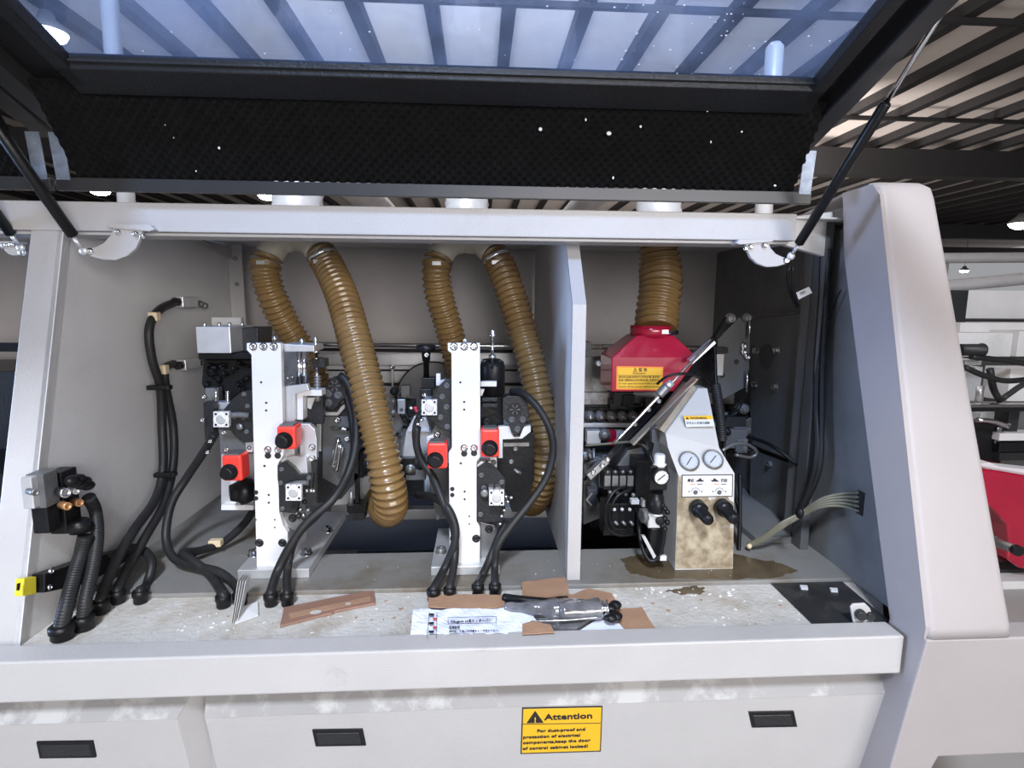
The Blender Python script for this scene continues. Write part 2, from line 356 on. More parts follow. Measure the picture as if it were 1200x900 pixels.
# floor panels
finish(B().prism([(-2.2, 1.14, .834), (.955, 1.14, .834), (.958, 1.17, .834), (RX, 1.30, .834), (RX, 1.375, .834), (-2.2, 1.375, .834)], (0, 0, .004)), 'floor_pan', 'dusty', HS)
finish(B().box((-2.2, 1.37, .80), (RX, 1.585, FZ)), 'floor_strip', 'floor', HS, .003)
finish(B().box((LX, 1.586, .80), (-.56, BY, FZ)), 'floor_strip', 'floor', HS)
finish(B().box((.74, 1.586, .80), (RX, BY, FZ)), 'floor_strip', 'floor', HS)
finish(B().box((-.559, 1.586, .45), (.739, BY, .46)), 'well_floor', 'well', HS)
finish(B().box((-.56, 1.586, .46), (.74, 1.60, .80)), 'well_side', 'well', HS)
# front rail
zr0 = PY(500, 808, 1.10).z
finish(B().box((-2.2, 1.10, zr0), (.952, 1.16, .853)), 'front_rail', 'rail', HS, .004)
# lower body behind the doors + doors
finish(B().box((-2.2, 1.32, .1), (.90, 1.583, .799)), 'lower_body', 'grey', HS)
def door(xl, xr, il, ir, name='cabinet_door'):
    zt = zr0-.004; ztop = PY(500, 832, 1.148).z
    yb = .22*(ztop-.12)
    A = [Vector((xl+il, 1.148+yb, .12)), Vector((xr-ir, 1.148+yb, .12)), Vector((xr-ir, 1.148, ztop)), Vector((xl+il, 1.148, ztop))]
    Bk = [Vector((xl, 1.190+yb, .1)), Vector((xr, 1.190+yb, .1)), Vector((xr, 1.190, zt)), Vector((xl, 1.190, zt))]
    D = finish(B().loft(A, Bk), name, 'white', HS, .001)
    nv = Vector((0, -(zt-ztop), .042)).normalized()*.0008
    finish(B().prism([A[3]+nv, A[2]+nv, Bk[2]+nv, Bk[3]+nv], nv), 'chamfer', 'shade_and_streak', D)
    return D
seam = PY(246, 822, 1.19).x
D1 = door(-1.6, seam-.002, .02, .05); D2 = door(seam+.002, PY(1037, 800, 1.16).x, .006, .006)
def latch(d, px0, py0, px1, py1, sk=4):
    Yf = 1.148
    b = B().plate([(px0, py0), (px1-sk, py0-1), (px1, py1-1), (px0+sk, py1)], Yf-.002, .003); o = finish(b, 'latch_bezel', 'black', d, .0005)
    finish(B().plate([(px0+5, py0+4), (px1-sk-4, py0+3), (px1-5, py1-4), (px0+sk+4, py1-3)], Yf-.0035, .002), 'latch_plate', 'dark', o)
latch(D1, 43, 869, 113, 888); latch(D2, 366, 855, 429, 874); latch(D2, 877, 834, 934, 852)
# Attention label
LB = finish(B().plate([(612, 829), (706, 827), (704, 880), (610, 883)], 1.1465, .001), 'warning_label', 'ink', D2)
finish(B().plate([(613.3, 830.5), (704.7, 828.5), (702.7, 878.6), (611.4, 881.5)], 1.1460, .0006), 'label_field', 'yellow', LB)
finish(B().plate([(612.5, 847.4), (703.5, 846.2), (703.5, 846.9), (612.5, 848.1)], 1.1457, .0006), 'label_rule', 'ink', LB)
finish(B().plate([(627, 832), (637, 846), (617, 846.5)], 1.1456, .0006), 'warning_triangle', 'ink', LB)
text(LB, '!', 627, 845.2, 1.1454, .017, 'yellow', True, 'exclamation_mark', align='CENTER')
px2m = 1.1454/650
text(LB, 'Attention', 638, 842.5, 1.1453, .0200, 'ink', True, width=63*px2m)
for s, x, y, w in (('For dust-proof and', 629, 856, 63), ('protection of electrical', 612.6, 863.3, 75), ('components,keep the door', 612.6, 869.8, 89), ('of control cabinet locked!', 612.2, 876.6, 86)):
    text(LB, s, x, y+1, 1.1453, .0098, 'ink', True, width=w*px2m)
ZT = PY(500, 832, 1.148).z; tn = Vector((0, 1, .22)).normalized()
bpy.context.view_layer.update()
def tilt(o):
    w0 = ORI[o]
    for v in o.data.vertices:
        w = w0+v.co; e = w.y-1.148; q = Vector((w.x, w.y, w.z)); d_ = (q-C0)
        t_ = (Vector((0, 1.148, ZT))-C0).dot(tn)/d_.dot(tn); v.co = C0+d_*t_+tn*e-w0
    for c_ in o.children: tilt(c_)
for d_o in (D1, D2):
    for c_ in d_o.children:
        if not c_.name.startswith('chamfer'): tilt(c_)
# partition
fx = PY(688, 360, 1.39).x
zt, zb = RZ, FZ
yy = 1.395
pp = B().prism([(PY(646, 282, 1.72).x, 1.60, RZ-.02)]+[(PY(646, 282, 1.72).x, 1.45, RZ-.04), (PY(646, 282, 1.72).x, yy, 1.62), (PY(646, 282, 1.72).x, yy, FZ), (PY(646, 282, 1.72).x, 2.42, FZ), (PY(646, 282, 1.72).x, 2.42, RZ-.02)], (.012, 0, 0))
px0 = PY(669, 500, yy).x; px1 = PY(683, 500, yy).x
pp.b.free(); pp = B()
prof = [(1.56, RZ-.002), (1.56, 1.79), (1.40, 1.585), (1.395, FZ+.001), (2.40, FZ+.001), (2.40, RZ-.002)]
pp.prism([(px0, a, b_) for a, b_ in prof], (.014, 0, 0))
PT = finish(pp, 'partition_panel', 'grey', HS)
# front face flange of partition
fl = B(); prof2 = [(1.556, RZ-.002), (1.556, 1.79), (1.396, 1.585), (1.391, FZ+.001)]
back2 = [(a+.016, b_) for a, b_ in prof2[::-1]]
fl.prism([(px0-.002, a, b_) for a, b_ in prof2+back2], (px1-px0+.004, 0, 0)); finish(fl, 'flange', 'white', PT, .001)
finish(B().box((px1, 1.5, PY(690, 405, 1.5).z), (px1+.012, 1.53, PY(690, 386, 1.5).z+.03)), 'tab', 'white', PT)
finish(B().box((px1, 1.56, PY(695, 417, 1.6).z), (px1+.05, 1.62, PY(695, 400, 1.6).z)), 'clamp_block', 'black', PT)
# right wall panels, posts, bolts
finish(B().plateX([(880, 374), (955, 366), (952, 470), (944, 482), (941, 545), (879, 520)], RX-.03, .008), 'inner_panel', 'dgrey', HS, .001)
finish(B().plateX([(880, 526), (942, 549), (943, 640), (905, 632), (878, 600)], RX-.022, .008), 'inner_panel', 'dgrey', HS, .001)
finish(B().tube([('x', 880, 373, RX-.034), ('x', 930, 367, RX-.034), ('x', 950, 366, RX-.034)], .003), 'seam_rod', 'steel', HS)
for x, y in ((887, 411), (911, 411), (885, 451), (909, 454)): bolt(HS, x, y, RX-.03, .012, .012, plane='x')
for x, y in ((903, 544), (900, 605), (908, 608)): bolt(HS, x, y, RX-.022, .01, .01, 'dgrey', plane='x')
finish(B().cyl(PX(898, 418, RX-.030), PX(898, 418, RX-.030)-Vector((.003, 0, 0)), .045, n=28), 'access_disc', 'mgrey', HS)
pa = PX(985, 450, RX)
finish(B().box((.985, 1.62, FZ), (RX, 1.665, RZ)), 'inner_post', 'dgrey', HS, .002)
finish(B().box((.975, 1.55, FZ), (1.0, 1.60, RZ)), 'inner_post', 'mgrey', HS, .002)
finish(B().prism([(RX-.03, 1.21, FZ-.01), (RX-.03, 1.50, RZ-.02), (RX-.03, 1.60, RZ-.02), (RX-.03, 1.60, FZ-.01)], (.03, 0, 0)), 'inner_post', 'dgrey', HS)
finish(B().box((.86, 1.6, FZ), (RX-.002, BY, FZ+.02)), 'sill', 'dgrey', HS, .002)
M['oil'] = mat('oily_stain', (.095, .07, .042), .22, var=.3, scale=14)
def blob(pts, z, seed):
    rn = random.Random(seed); out = []
    for i in range(len(pts)):
        a, b_ = pts[i], pts[(i+1) % len(pts)]
        for k in range(6): f = k/6; out.append((a[0]+(b_[0]-a[0])*f+rn.uniform(-2.5, 2.5), a[1]+(b_[1]-a[1])*f+rn.uniform(-1, 1)))
    finish(B().prism([PZ(x, y, z) for x, y in out], (0, 0, .0006)), 'oil_stain', 'oil', HS)
blob([(728, 655), (760, 648), (862, 650), (905, 658), (935, 668), (905, 678), (820, 679), (760, 677), (735, 670)], FZ+.0002, 3)
blob([(790, 690), (815, 686), (826, 690), (822, 696), (800, 697), (780, 693)], PANZ0+.0002, 5)
# black plate on pan
o = finish(B().prism([PZ(x, y, .8385) for x, y in ((903, 684), (985, 681), (1042, 729), (953, 733))], (0, 0, .003)), 'rubber_mat', 'blacksheet')
tag(o, 'flat black rubber sheet lying on pan before the end cover', 'mat')
for x, y in ((942, 689), (977, 692)):
    o = finish(B().prism([PZ(x+a, y+c, .8420) for a, c in ((-5, -2), (4, -1.5), (5, 2.5), (-3, 2))], (0, 0, .004)), 'paper_scrap', 'paperw')
    tag(o, 'small white scrap on black rubber sheet, %s one' % ('left' if x < 960 else 'right'), 'scrap', 'white scraps on the black sheet')

# ============================================================ side column (end cover)
EC = root('end_cover', ('w', 1.1, 1.5, 0))
# shell: C-shaped cover, left wing only as deep as the photo shows
def wing():
    b = B(); X0 = .96
    def fy(z): return 1.056+(.875-z)*.16 if z < .875 else 1.050+(z-.875)*(1.338-1.050)/(1.887-.875)
    zs = [.02, .86, .90, 1.85, 1.882]
    fr = [(X0, fy(z)+(.0 if z < 1.87 else .02), z) for z in zs]
    bk = [(X0, 1.47, 1.882), (X0, 1.44, 1.714), (X0, 1.157, .86), (X0, 1.33, .02)]
    b.prism(fr+bk, (.012, 0, 0)); return b
def cover():
    b = B(); secs = [(1.050, 1.159, .875), (1.054, 1.160, .898), (1.323, 1.104, 1.844), (1.332, 1.100, 1.870), (1.354, 1.090, 1.885), (1.44, 1.075, 1.887)]
    rings = []; X0 = .96; c = .02
    for fy, rx, z in secs:
        R = []
        for a in range(6): t = a/5*pi/2; R.append((X0+c*(1-math.cos(t)), fy+c*(1-math.sin(t)), z))
        for a in range(6): t = a/5*pi/2; R.append((rx-c*(1-math.sin(t)), fy+c*(1-math.cos(t)), z))
        R += [(rx, 1.95, z), (rx-.012, 1.95, z), (rx-.012, fy+.03, z), (X0+.012, fy+.03, z)]
        R = [Vector(p) for p in R]
        if z > 1.89: pass
        rings.append([b.b.verts.new(p) for p in R])
    n = len(rings[0]); b.face(rings[0][::-1]); b.face(rings[-1])
    for k in range(len(rings)-1):
        for i in range(n):
            f = b.face([rings[k][i], rings[k][(i+1) % n], rings[k+1][(i+1) % n], rings[k+1][i]])
            if f and i not in (11, 12, 13): f.smooth = True
    return b
finish(cover(), 'cover_shell', 'column', EC)
finish(wing(), 'cover_wing', 'column', EC)
def fyl(z): return 1.050+(.875-z)*.16
fp = [(.9602, .8745), (1.40, .8745), (1.40, .542), (1.072, .542), (1.052, .45), (1.037, .02), (.9602, .02)]
finish(B().loft([Vector((x, fyl(z), z)) for x, z in fp], [Vector((x, fyl(z)+.06, z)) for x, z in fp]), 'cover_foot', 'column', EC, .004)
finish(B().prism([(.9604, fyl(.80)+.062, .80), (.9604, fyl(.02)+.062, .02), (.9604, 1.60, .02), (.9604, 1.60, .80)], (.03, 0, 0)), 'foot_side', 'column', EC)
finish(B().prism([(.972, 1.37, 1.876), (1.077, 1.37, 1.876), (1.07, 1.87, 1.876), (.972, 1.49, 1.876)], (0, 0, .008)), 'cover_top', 'column', EC)
tag(EC, 'tall slanted cream end cover with rounded top, standing right of the open compartment', 'machine cover')

# ============================================================ lids
SL = .33
def lidz(Y): return 1.97+(1.41-Y)*SL
def make_lid(xl, xr, gl, gr, label, left=False):
    L = root('glazed_canopy', ('w', (xl+xr)/2, 1.4, 1.83))
    finish(B().box((xl, 1.39, 1.838), (xr, 1.405, 1.867)), 'hinge_lip', 'liplight', L, .001)
    finish(B().box((xl, 1.405, 1.863), (xr, 1.46, 1.867)), 'hinge_plate', 'lidframe', L)
    y0 = .25; t = .07
    for a, b_ in ((xl, xl+.045), (xr-.045, xr)):
        finish(B().prism([(a, 1.43, lidz(1.43)), (a, y0, lidz(y0)), (a, y0, lidz(y0)+t), (a, 1.43, lidz(1.43)+t)], (b_-a, 0, 0)), 'side_rail', 'liplight', L, .002)
    for a, b_ in ((xl+.0455, gl-.0305), (gr+.0305, xr-.0455)):
        if b_ > a: finish(B().prism([(a, 1.30, lidz(1.30)+.04), (a, y0, lidz(y0)+.04), (a, y0, lidz(y0)+.055), (a, 1.30, lidz(1.30)+.055)], (b_-a, 0, 0)), 'side_infill', 'lidframe', L)
    # frame around pane
    gy = 1.212
    for a, b_ in ((gl-.03, gl), (gr, gr+.03)):
        finish(B().prism([(a, 1.26, lidz(1.26)), (a, y0, lidz(y0)), (a, y0, lidz(y0)+.03), (a, 1.26, lidz(1.26)+.03)], (b_-a, 0, 0)), 'pane_frame', 'lidframe', L, .002)
    for Y in (gy, ):
        finish(B().prism([(gl-.03, Y, lidz(Y)), (gl-.03, Y+.07, lidz(Y+.07)), (gl-.03, Y+.07, lidz(Y+.07)+.03), (gl-.03, Y, lidz(Y)+.03)], (gr-gl+.06, 0, 0)), 'pane_frame', 'lidframe', L, .002)
    finish(B().prism([(gl, gy-.006, lidz(gy)+.012), (gl, gy, lidz(gy)+.010), (gl, gy, lidz(gy)+.015), (gl, gy-.006, lidz(gy)+.016)], (gr-gl, 0, 0)), 'pane_seal', 'dark', L)
    PN = finish(B().prism([(gl, gy, lidz(gy)+.025), (gl, y0, lidz(y0)+.025), (gl, y0, lidz(y0)+.029), (gl, gy, lidz(gy)+.029)], (gr-gl, 0, 0)), 'glass_pane', 'pane', L)
    # foam apron: real egg-crate relief
    A = Vector((xl+.046, 1.398, 1.868)); Bv = Vector((xl+.046, 1.275, lidz(1.275)+.02)); W = xr-xl-.092
    d = Bv-A; nrm = Vector((1, 0, 0)).cross(d).normalized()
    if nrm.z > 0: nrm = -nrm
    p = .024; nx = int(W/p*4); ny = int(d.length/p*4); b = B(); g = []
    for j in range(ny+1):
        row = []
        for i in range(nx+1):
            h = .006*math.sin(2*pi*i/4*1.0+.4)*math.sin(2*pi*j/4+.6)+.002*math.sin(i*.05+j*.09)
            row.append(b.b.verts.new(A+Vector((W*i/nx, 0, 0))+d*(j/ny)+nrm*h))
        g.append(row)
    for j in range(ny):
        for i in range(nx):
            f = b.face([g[j][i], g[j][i+1], g[j+1][i+1], g[j+1][i]]); f.smooth = True
    FM = finish(b, 'foam_panel', 'foam', L)
    finish(B().prism([A-nrm*.012, Bv-nrm*.012, Bv-nrm*.016, A-nrm*.016], (W, 0, 0)), 'foam_backing', 'lidframe', L)
    for x0, x1 in ((xl+.004, xl+.034), (xr-.034, xr-.004)):
        o3 = Vector((x0-A.x, 0, 0)); q1_ = A+o3+nrm*.012; q2_ = q1_+Vector((0, -.012, .10))
        finish(B().prism([q1_, q2_, q2_-nrm*.003, q1_-nrm*.003], (x1-x0, 0, 0)), 'corner_bracket', 'galv', L)
    tag(L, label, 'canopy'); return L, A, d, nrm, PN
xl = -.975
L1, A1, d1, n1, PN1 = make_lid(xl, .828, -.80, .705, 'raised black framed lid with bluish glass pane and egg crate foam')
L2 = make_lid(-2.4, xl-.012, -2.2, -1.2, 'second black lid at top left edge, next to the wide glass lid')[0]
# white chips stuck on the foam / dust on the pane
chips = B()
for x, y, r in ((633, 150, 3.2), (713, 155, 3.6), (750, 147, 1.8), (686, 139, 2), (718, 207, 2.2), (258, 172, 2.5), (231, 199, 1), (205, 160, 1), (828, 128, 1.5), (868, 153, 1.5), (907, 216, 2), (683, 116, 1.3), (195, 145, 1), (832, 165, 1.5)):
    rr_ = ray(x, y); t = (A1-C0).dot(n1)/rr_.dot(n1); p = C0+rr_*t+n1*.007
    s = r*1.3/650; chips.ball(p, s, (random.uniform(.5, 1), .4, random.uniform(.6, 1.2)), 7, 5)
finish(chips, 'foam_crumbs', 'speck', L1)['kind'] = 'stuff'
dust = B()
for i in range(60):
    x = random.gauss(820, 90); y = random.uniform(4, 88)
    if i % 4 == 0: x = random.uniform(120, 900)
    if x > 975-y*.0: continue
    pn = Vector((0, SL, 1)).normalized(); q0 = Vector((0, 1.212, lidz(1.212)+.0245)); rr_ = ray(x, y); t = (q0-C0).dot(pn)/rr_.dot(pn); p = C0+rr_*t
    dust.ball(p, random.uniform(.0008, .0026), (1, .8, .4), 6, 4)
finish(dust, 'dust_specks', 'speck', L1)['kind'] = 'stuff'

# ============================================================ gas struts and pivot brackets
def strut(lo, hi, frac, label, r=.0115):
    lo, hi = P(lo), P(hi); d = (hi-lo).normalized(); Ln = (hi-lo).length
    R = root('gas_strut', lo)
    c0 = lo+d*.035; c1 = lo+d*(Ln*frac)
    finish(B().lathe(c0, d, [(0, .006), (.004, r), ((c1-c0).length-.004, r), ((c1-c0).length, r*.8)], 20), 'cylinder', 'black', R)
    finish(B().cyl(c1, hi, .0055, n=14), 'piston_rod', 'chrome', R)
    finish(B().cyl(lo+d*.008, c0, .0045).ball(lo, .0105, (1, .6, 1)), 'end_fitting', 'alu', R)
    finish(B().ball(hi, .01), 'end_fitting', 'alu', R)
    tag(R, label, 'gas strut', 'gas struts of the lids'); return R
up_r = PX(1113, 0, .862); lo_r = PY(927, 300, 1.415); hi_r = lo_r+(up_r-lo_r)*1.18
strut(lo_r, hi_r, .575, 'black gas strut with long chrome rod, right of the raised lid')
lo_l = PY(98, 294, 1.412); up_l = PX(-38, 100, -1.04); strut(lo_l, lo_l+(up_l-lo_l)*1.3, .72, 'black gas strut holding the lid at upper left, in front of the beam', .0125)
lo_m = PY(24, 290, 1.46); d_ = PY(0, 256, 1.41)-lo_m; strut(lo_m, lo_m+d_*9, .7, 'black gas strut cut off by left edge, left of the slanted post')
def pivot(cx, cy, Y, sgn, label, s=1.):
    # half-moon plate: pivot end at the strut, fixed to underside of the beam
    R = root('pivot_bracket', PY(cx, cy, Y)); pts = []
    def q(dx, dy): return (cx+sgn*dx*s, cy+dy*s)
    outer = [q(*v) for v in ((-4, -5), (5, -6), (16, -11), (24, -20), (28, -30), (62, -29), (60, -18), (54, -5), (44, 4), (30, 9), (14, 8), (0, 4), (-5, 0))]
    finish(B().plate(outer, Y, .012), 'bracket_plate', 'white', R, .002)
    f = [q(*v) for v in ((20, -34), (70, -33), (76, -27), (70, -25), (24, -29), (20, -30))]
    finish(B().plate(f, Y-.006, .035), 'bracket_foot', 'white', R, .001)
    bolt(R, *q(1, -1), Y, .007, .006)
    for v in ((33, -24), (54, -22), (62, -19)): bolt(R, *q(*v), Y-.004, .005, .006)
    tag(R, label, 'bracket', 'pivot brackets under the header beam')
pivot(105, 296, 1.418, 1, 'cream half moon pivot bracket under beam at the left, holding the strut')
pivot(922, 306, 1.420, -1, 'cream half moon pivot bracket under right end of the beam', .78)
pivot(27, 296, 1.47, -1, 'cream pivot bracket at left edge beside the slanted post', .4)

# ============================================================ suction hoses
def hose(pts, r, label, pitch=.0205, name='suction_hose', m_='hose', ends=True):
    def rf(s): return r*(.86+.18*(1-abs(2*((s/pitch) % 1)-1))**1.4)
    o = finish(B().tube(pts, r, 28, pitch/8, rf=rf), name, m_); tag(o, label, 'hose', 'corrugated amber suction hoses'); return o
def clampring(p0, d, r, par=None, label=None):
    p0 = P(p0); d = Vector(d).normalized()
    R = finish(B().lathe(p0-d*.007, d, [(0, r*.95), (0, r+.002), (.014, r+.002), (.014, r*.95)], 28), 'hose_clamp', 'chrome')
    tag(R, label, 'hose clamp', 'metal hose clamps'); a = d.cross(Vector((0, 1, 0))).normalized()
    finish(B().box(Vector((-.014, -.006, -.006)), Vector((.014, .004, .006))), 'clamp_screw', 'alu', R).location = Vector((0, -r-.004, .005))
# Y fitting A
def yfit(lx, ly, rx, ry, cx, Y, label, la, ra):
    R = root('hose_splitter', (cx, 276, Y))
    top = PY(cx, 262, Y-.0); top.z = RZ-.002
    l = P(la); r = P(ra); r_ = .045
    b = B().tube([top, top+Vector((-.01, 0, -.015)), l.lerp(top, .45)+Vector((-.004, -.0, .012)), l], r_, 24, .01)
    finish(b, 'splitter_leg', 'fitting', R)
    b = B().tube([top+Vector((.001, 0, 0)), top+Vector((.01, 0, -.015)), r.lerp(top, .45)+Vector((.004, 0, .012)), r], r_, 24, .01)
    finish(b, 'splitter_leg', 'fitting', R)
    finish(B().cyl(Vector((top.x, top.y, RZ-.012)), Vector((top.x, top.y, RZ-.001)), .07, n=28), 'collar', 'fitting', R)
    tag(R, label, 'duct fitting', 'ivory hose splitters'); return R
yfit(0, 0, 0, 0, 344, 1.97, 'ivory two way duct fitting under machine roof above the left upright', (315, 300, 1.95), (374, 295, 1.90))
yfit(0, 0, 0, 0, 545, 1.97, 'ivory two way duct fitting under machine roof above the middle upright', (515, 301, 1.95), (577, 296, 1.91))
R_ = .049
hose([(314, 302, 1.95), (311, 318, 1.93), (319, 348, 1.94), (336, 382, 1.98), (362, 425, 2.02), (380, 470, 2.05), (385, 510, 2.08)], R_, 'amber corrugated hose curving down behind the left white upright')
hose([(375, 296, 1.90), (385, 312, 1.87), (401, 348, 1.78), (416, 400, 1.68), (430, 455, 1.60), (442, 505, 1.55), (452, 552, 1.53), (458, 590, 1.56), (452, 597, 1.66), (445, 580, 1.80), (440, 560, 1.95)], R_, 'long amber corrugated hose hanging between the two uprights, nearest the middle')
hose([(514, 303, 1.95), (511, 319, 1.93), (515, 348, 1.95), (524, 378, 1.98), (535, 420, 2.02), (545, 470, 2.06)], R_, 'amber corrugated hose going down behind the middle white upright')
hose([(578, 297, 1.91), (587, 312, 1.88), (600, 348, 1.83), (614, 395, 1.78), (626, 440, 1.75), (635, 490, 1.72), (638, 540, 1.70), (632, 575, 1.74), (622, 588, 1.86), (612, 575, 2.0)], R_-.001, 'long amber corrugated hose hanging beside the partition panel')
hC = PY(770, 285, 1.90); hC.z = RZ-.01
hose([hC, (773, 310, 1.89), (774, 335, 1.86), (770, 365, 1.83), (769, 386, 1.80)], .069, 'thick short amber hose rising from the red hood to the roof', pitch=.023)
o = finish(B().cyl(Vector((hC.x, hC.y, RZ-.035)), Vector((hC.x, hC.y, RZ-.001)), .073, n=28), 'duct_collar', 'fitting'); tag(o, 'ivory duct collar at roof above the thick short hose', 'duct collar')
clampring((313, 306, 1.945), (-.25, -.05, -1), R_, label='metal clamp around left hose of the left splitter')
clampring((378, 301, 1.89), (.5, -.2, -1), R_, label='metal clamp around right hose of the left splitter')
clampring((513, 307, 1.945), (-.25, -.05, -1), R_, label='metal clamp around left hose of the middle splitter')
clampring((581, 302, 1.90), (.5, -.2, -1), R_, label='metal clamp around right hose of the middle splitter')
clampring((769, 389, 1.80), (0, 0, -1), .069, label='metal clamp joining thick hose to the red hood')

# ============================================================ machine bed behind (long frame)
BD = root('machine_bed', ('w', 0, 2.3, .85))
tag(BD, 'long grey machine bed with chrome guide rod running behind the uprights', 'machine bed')
def bedbox(x0, y0, x1, y1, Y, t, m_, name, bev=.001): return finish(B().quadY(x0, y0, x1, y1, Y, t), name, m_, BD, bev)
bedbox(300, 428, 660, 600, 2.20, .02, 'grey', 'bed_panel')
bedbox(290, 413, 668, 428, 2.17, .06, 'alu', 'bed_rail')
bedbox(300, 449, 660, 452, 2.19, .01, 'dark', 'groove')
bedbox(300, 433, 660, 435, 2.19, .01, 'dark', 'groove')
bedbox(240, 592, 660, 600, 2.05, .1, 'alu', 'lower_bar')
bedbox(450, 583, 530, 592, 2.0, .05, 'blue', 'blue_strip')
bedbox(440, 598, 660, 606, 1.98, .12, 'alu', 'lower_bar')
bedbox(300, 600, 660, 640, 2.2, .05, 'well', 'lower_plinth')
finish(B().tube([(330, 403, 2.12), (500, 405, 2.12), (668, 406, 2.12)], .009, 12, .1), 'guide_rod', 'chrome', BD)
finish(B().tube([(330, 409, 2.10), (500, 411, 2.10), (668, 412, 2.10)], .006, 12, .1), 'guide_rod', 'black', BD)
bedbox(458, 425, 462, 492, 2.16, .02, 'alu', 'slotted_strip')
for y in (430, 460, 487): bolt(BD, 460, y, 2.158, .007, .006)
bedbox(488, 440, 560, 500, 2.19, .01, 'steel', 'wear_plate')
# dark machinery clusters in behind (spindle blocks)
def cluster(par, cx, cy, w, h, Y, n, seed, mats=('dark', 'black', 'steel', 'mgrey', 'alu'), name='linkage'):
    rn = random.Random(seed)
    for i in range(n):
        x = cx+rn.uniform(-w, w); y = cy+rn.uniform(-h, h); Yk = Y+rn.uniform(-.03, .09); t = rn.random(); m_ = rn.choice(mats)
        if t < .35:
            a, c = rn.uniform(4, 12), rn.uniform(3, 11); finish(B().quadY(x-a, y-c, x+a, y+c, Yk, rn.uniform(.02, .06)), 'block', m_, par, .002)
        elif t < .7:
            p = PY(x, y, Yk); r = rn.uniform(.006, .02); b = B().lathe(p, (0, -1, 0), [(-.04, r), (0, r), (.003, r*.85), (.003, r*.6), (.012, r*.55), (.012, r*.2)], 18); finish(b, 'boss', m_, par)
        else:
            p = (x, y, Yk); ang = rn.uniform(0, 6.28); l = rn.uniform(10, 26); finish(B().tube([p, (x+l*.5*math.cos(ang)+rn.uniform(-4, 4), y+l*.5*math.sin(ang)+3, Yk-.02), (x+l*math.cos(ang), y+l*math.sin(ang), Yk)], rn.uniform(.003, .006), 8, .01), 'small_tube', rn.choice(('black', 'rubber', 'steel')), par)

# ============================================================ milling units
def poly(par, pts, Y, t, m_, name, bev=.0012): return finish(B().plate(pts, Y, t), name, m_, par, bev)
def pneu(par, cx, cy, Y, depth=.09, s=9.2, label=None, group='square ended pneumatic cylinders'):
    """square profile cylinder seen end-on"""
    R = root('pneumatic_cylinder', (cx, cy+s, Y))
    k = s; pts = []
    for sx, sy in ((-1, -1), (1, -1), (1, 1), (-1, 1)):
        c = [(-1, -.38), (-.72, -.38), (-.72, -.42), (-1, -.45), (-1, -1), (-.45, -1), (-.42, -.72), (-.38, -.72), (-.38, -1)]
        if sx*sy > 0: seq = c
        else: seq = c[::-1]
        for a, b_ in seq: pts.append((cx+k*abs(a)*sx, cy+k*abs(b_)*sy))
    finish(B().plate(pts, Y, .012), 'end_cap', 'white_pl', R)
    finish(B().quadY(cx-k*.85, cy-k*.85, cx+k*.85, cy+k*.85, Y+.012, depth), 'cylinder_body', 'alu', R, .003)
    p = PY(cx, cy, Y); finish(B().lathe(p, (0, -1, 0), [(-.001, .012), (.002, .012), (.003, .010)], 22), 'end_disc', 'alu', R)
    for sx in (-1, 1):
        for sy in (-1, 1): screw_hole(R, cx+sx*k*.7, cy+sy*k*.7, Y-.0005, .0032)
    tag(R, label, 'cylinder', group); return R
def redbox(x0, y0, x1, y1, Y, kx, ky, label, side=.05):
    R = root('position_indicator', ((x0+x1)/2, y1, Y))
    b = B(); a = PY(x0, y0, Y); c = PY(x1, y1, Y); b.box((a.x, Y, c.z), (c.x, Y+side, a.z))
    finish(b, 'indicator_body', 'red', R, .006)
    w = c.x-a.x; finish(B().box((a.x+.006, Y+.004, a.z-.001), (c.x-.006, Y+side-.006, a.z+.0035)), 'window', 'mgrey', R, .001)
    p = PY(kx, ky, Y); finish(B().lathe(p, (0, -1, 0), [(-.002, .022), (.003, .022), (.004, .019), (.020, .0165), (.023, .014), (.021, .008)], 24), 'knob', 'black', R)
    tag(R, label, 'position indicator', 'red position indicators with black knobs'); return R

# ---- unit 1 (left upright)
U1 = root('milling_unit', ('z', 320, 668, FZ)); Y1 = 1.46
tag(U1, 'left white upright on a bolted base plate carrying cutter brackets', 'machine unit', 'white upright units')
UP = poly(U1, [(289, 402), (329, 402), (331, 480), (332.5, 533), (326, 543), (327, 600), (332, 617), (337, 624), (339, 668), (340, 674), (301, 674), (298, 560), (296.5, 500), (294.5, 416), (289, 410)], Y1, .02, 'white_pl', 'upright_plate')
for x, y in ((297, 406), (309, 406), (321, 406)): bolt(U1, x, y, Y1, .0085, .005)
for x, y in ((314, 527), (326, 527)): bolt(U1, x, y, Y1, .008, .004)
for x, y, r in ((314, 534, .0085), (325.5, 534, .0085), (306, 448, .0028), (312, 472, .0028), (312, 481, .0028), (310, 546, .003), (315, 580, .0028), (315, 589, .0028), (300, 577, .006), (300, 584, .006), (300, 609, .002), (322, 609, .002), (322, 618, .002)): screw_hole(U1, x, y, Y1-.0005, r)
for x, y in ((304, 636), (331, 636), (305, 669), (332, 669)): bolt(U1, x, y, Y1, .009, .004, 'dark')
a = PY(278, 664, Y1-.02); c = PY(362, 664, Y1-.02)
finish(B().box((a.x, Y1-.022, FZ+.0002), (c.x, 1.86, FZ+.026)), 'base_plate', 'alu', U1, .002)
for x, y in ((384, 622), (359, 649), (298, 650)): bolt(U1, x, y, FZ+.026, .014, .014, 'chrome', plane='z')
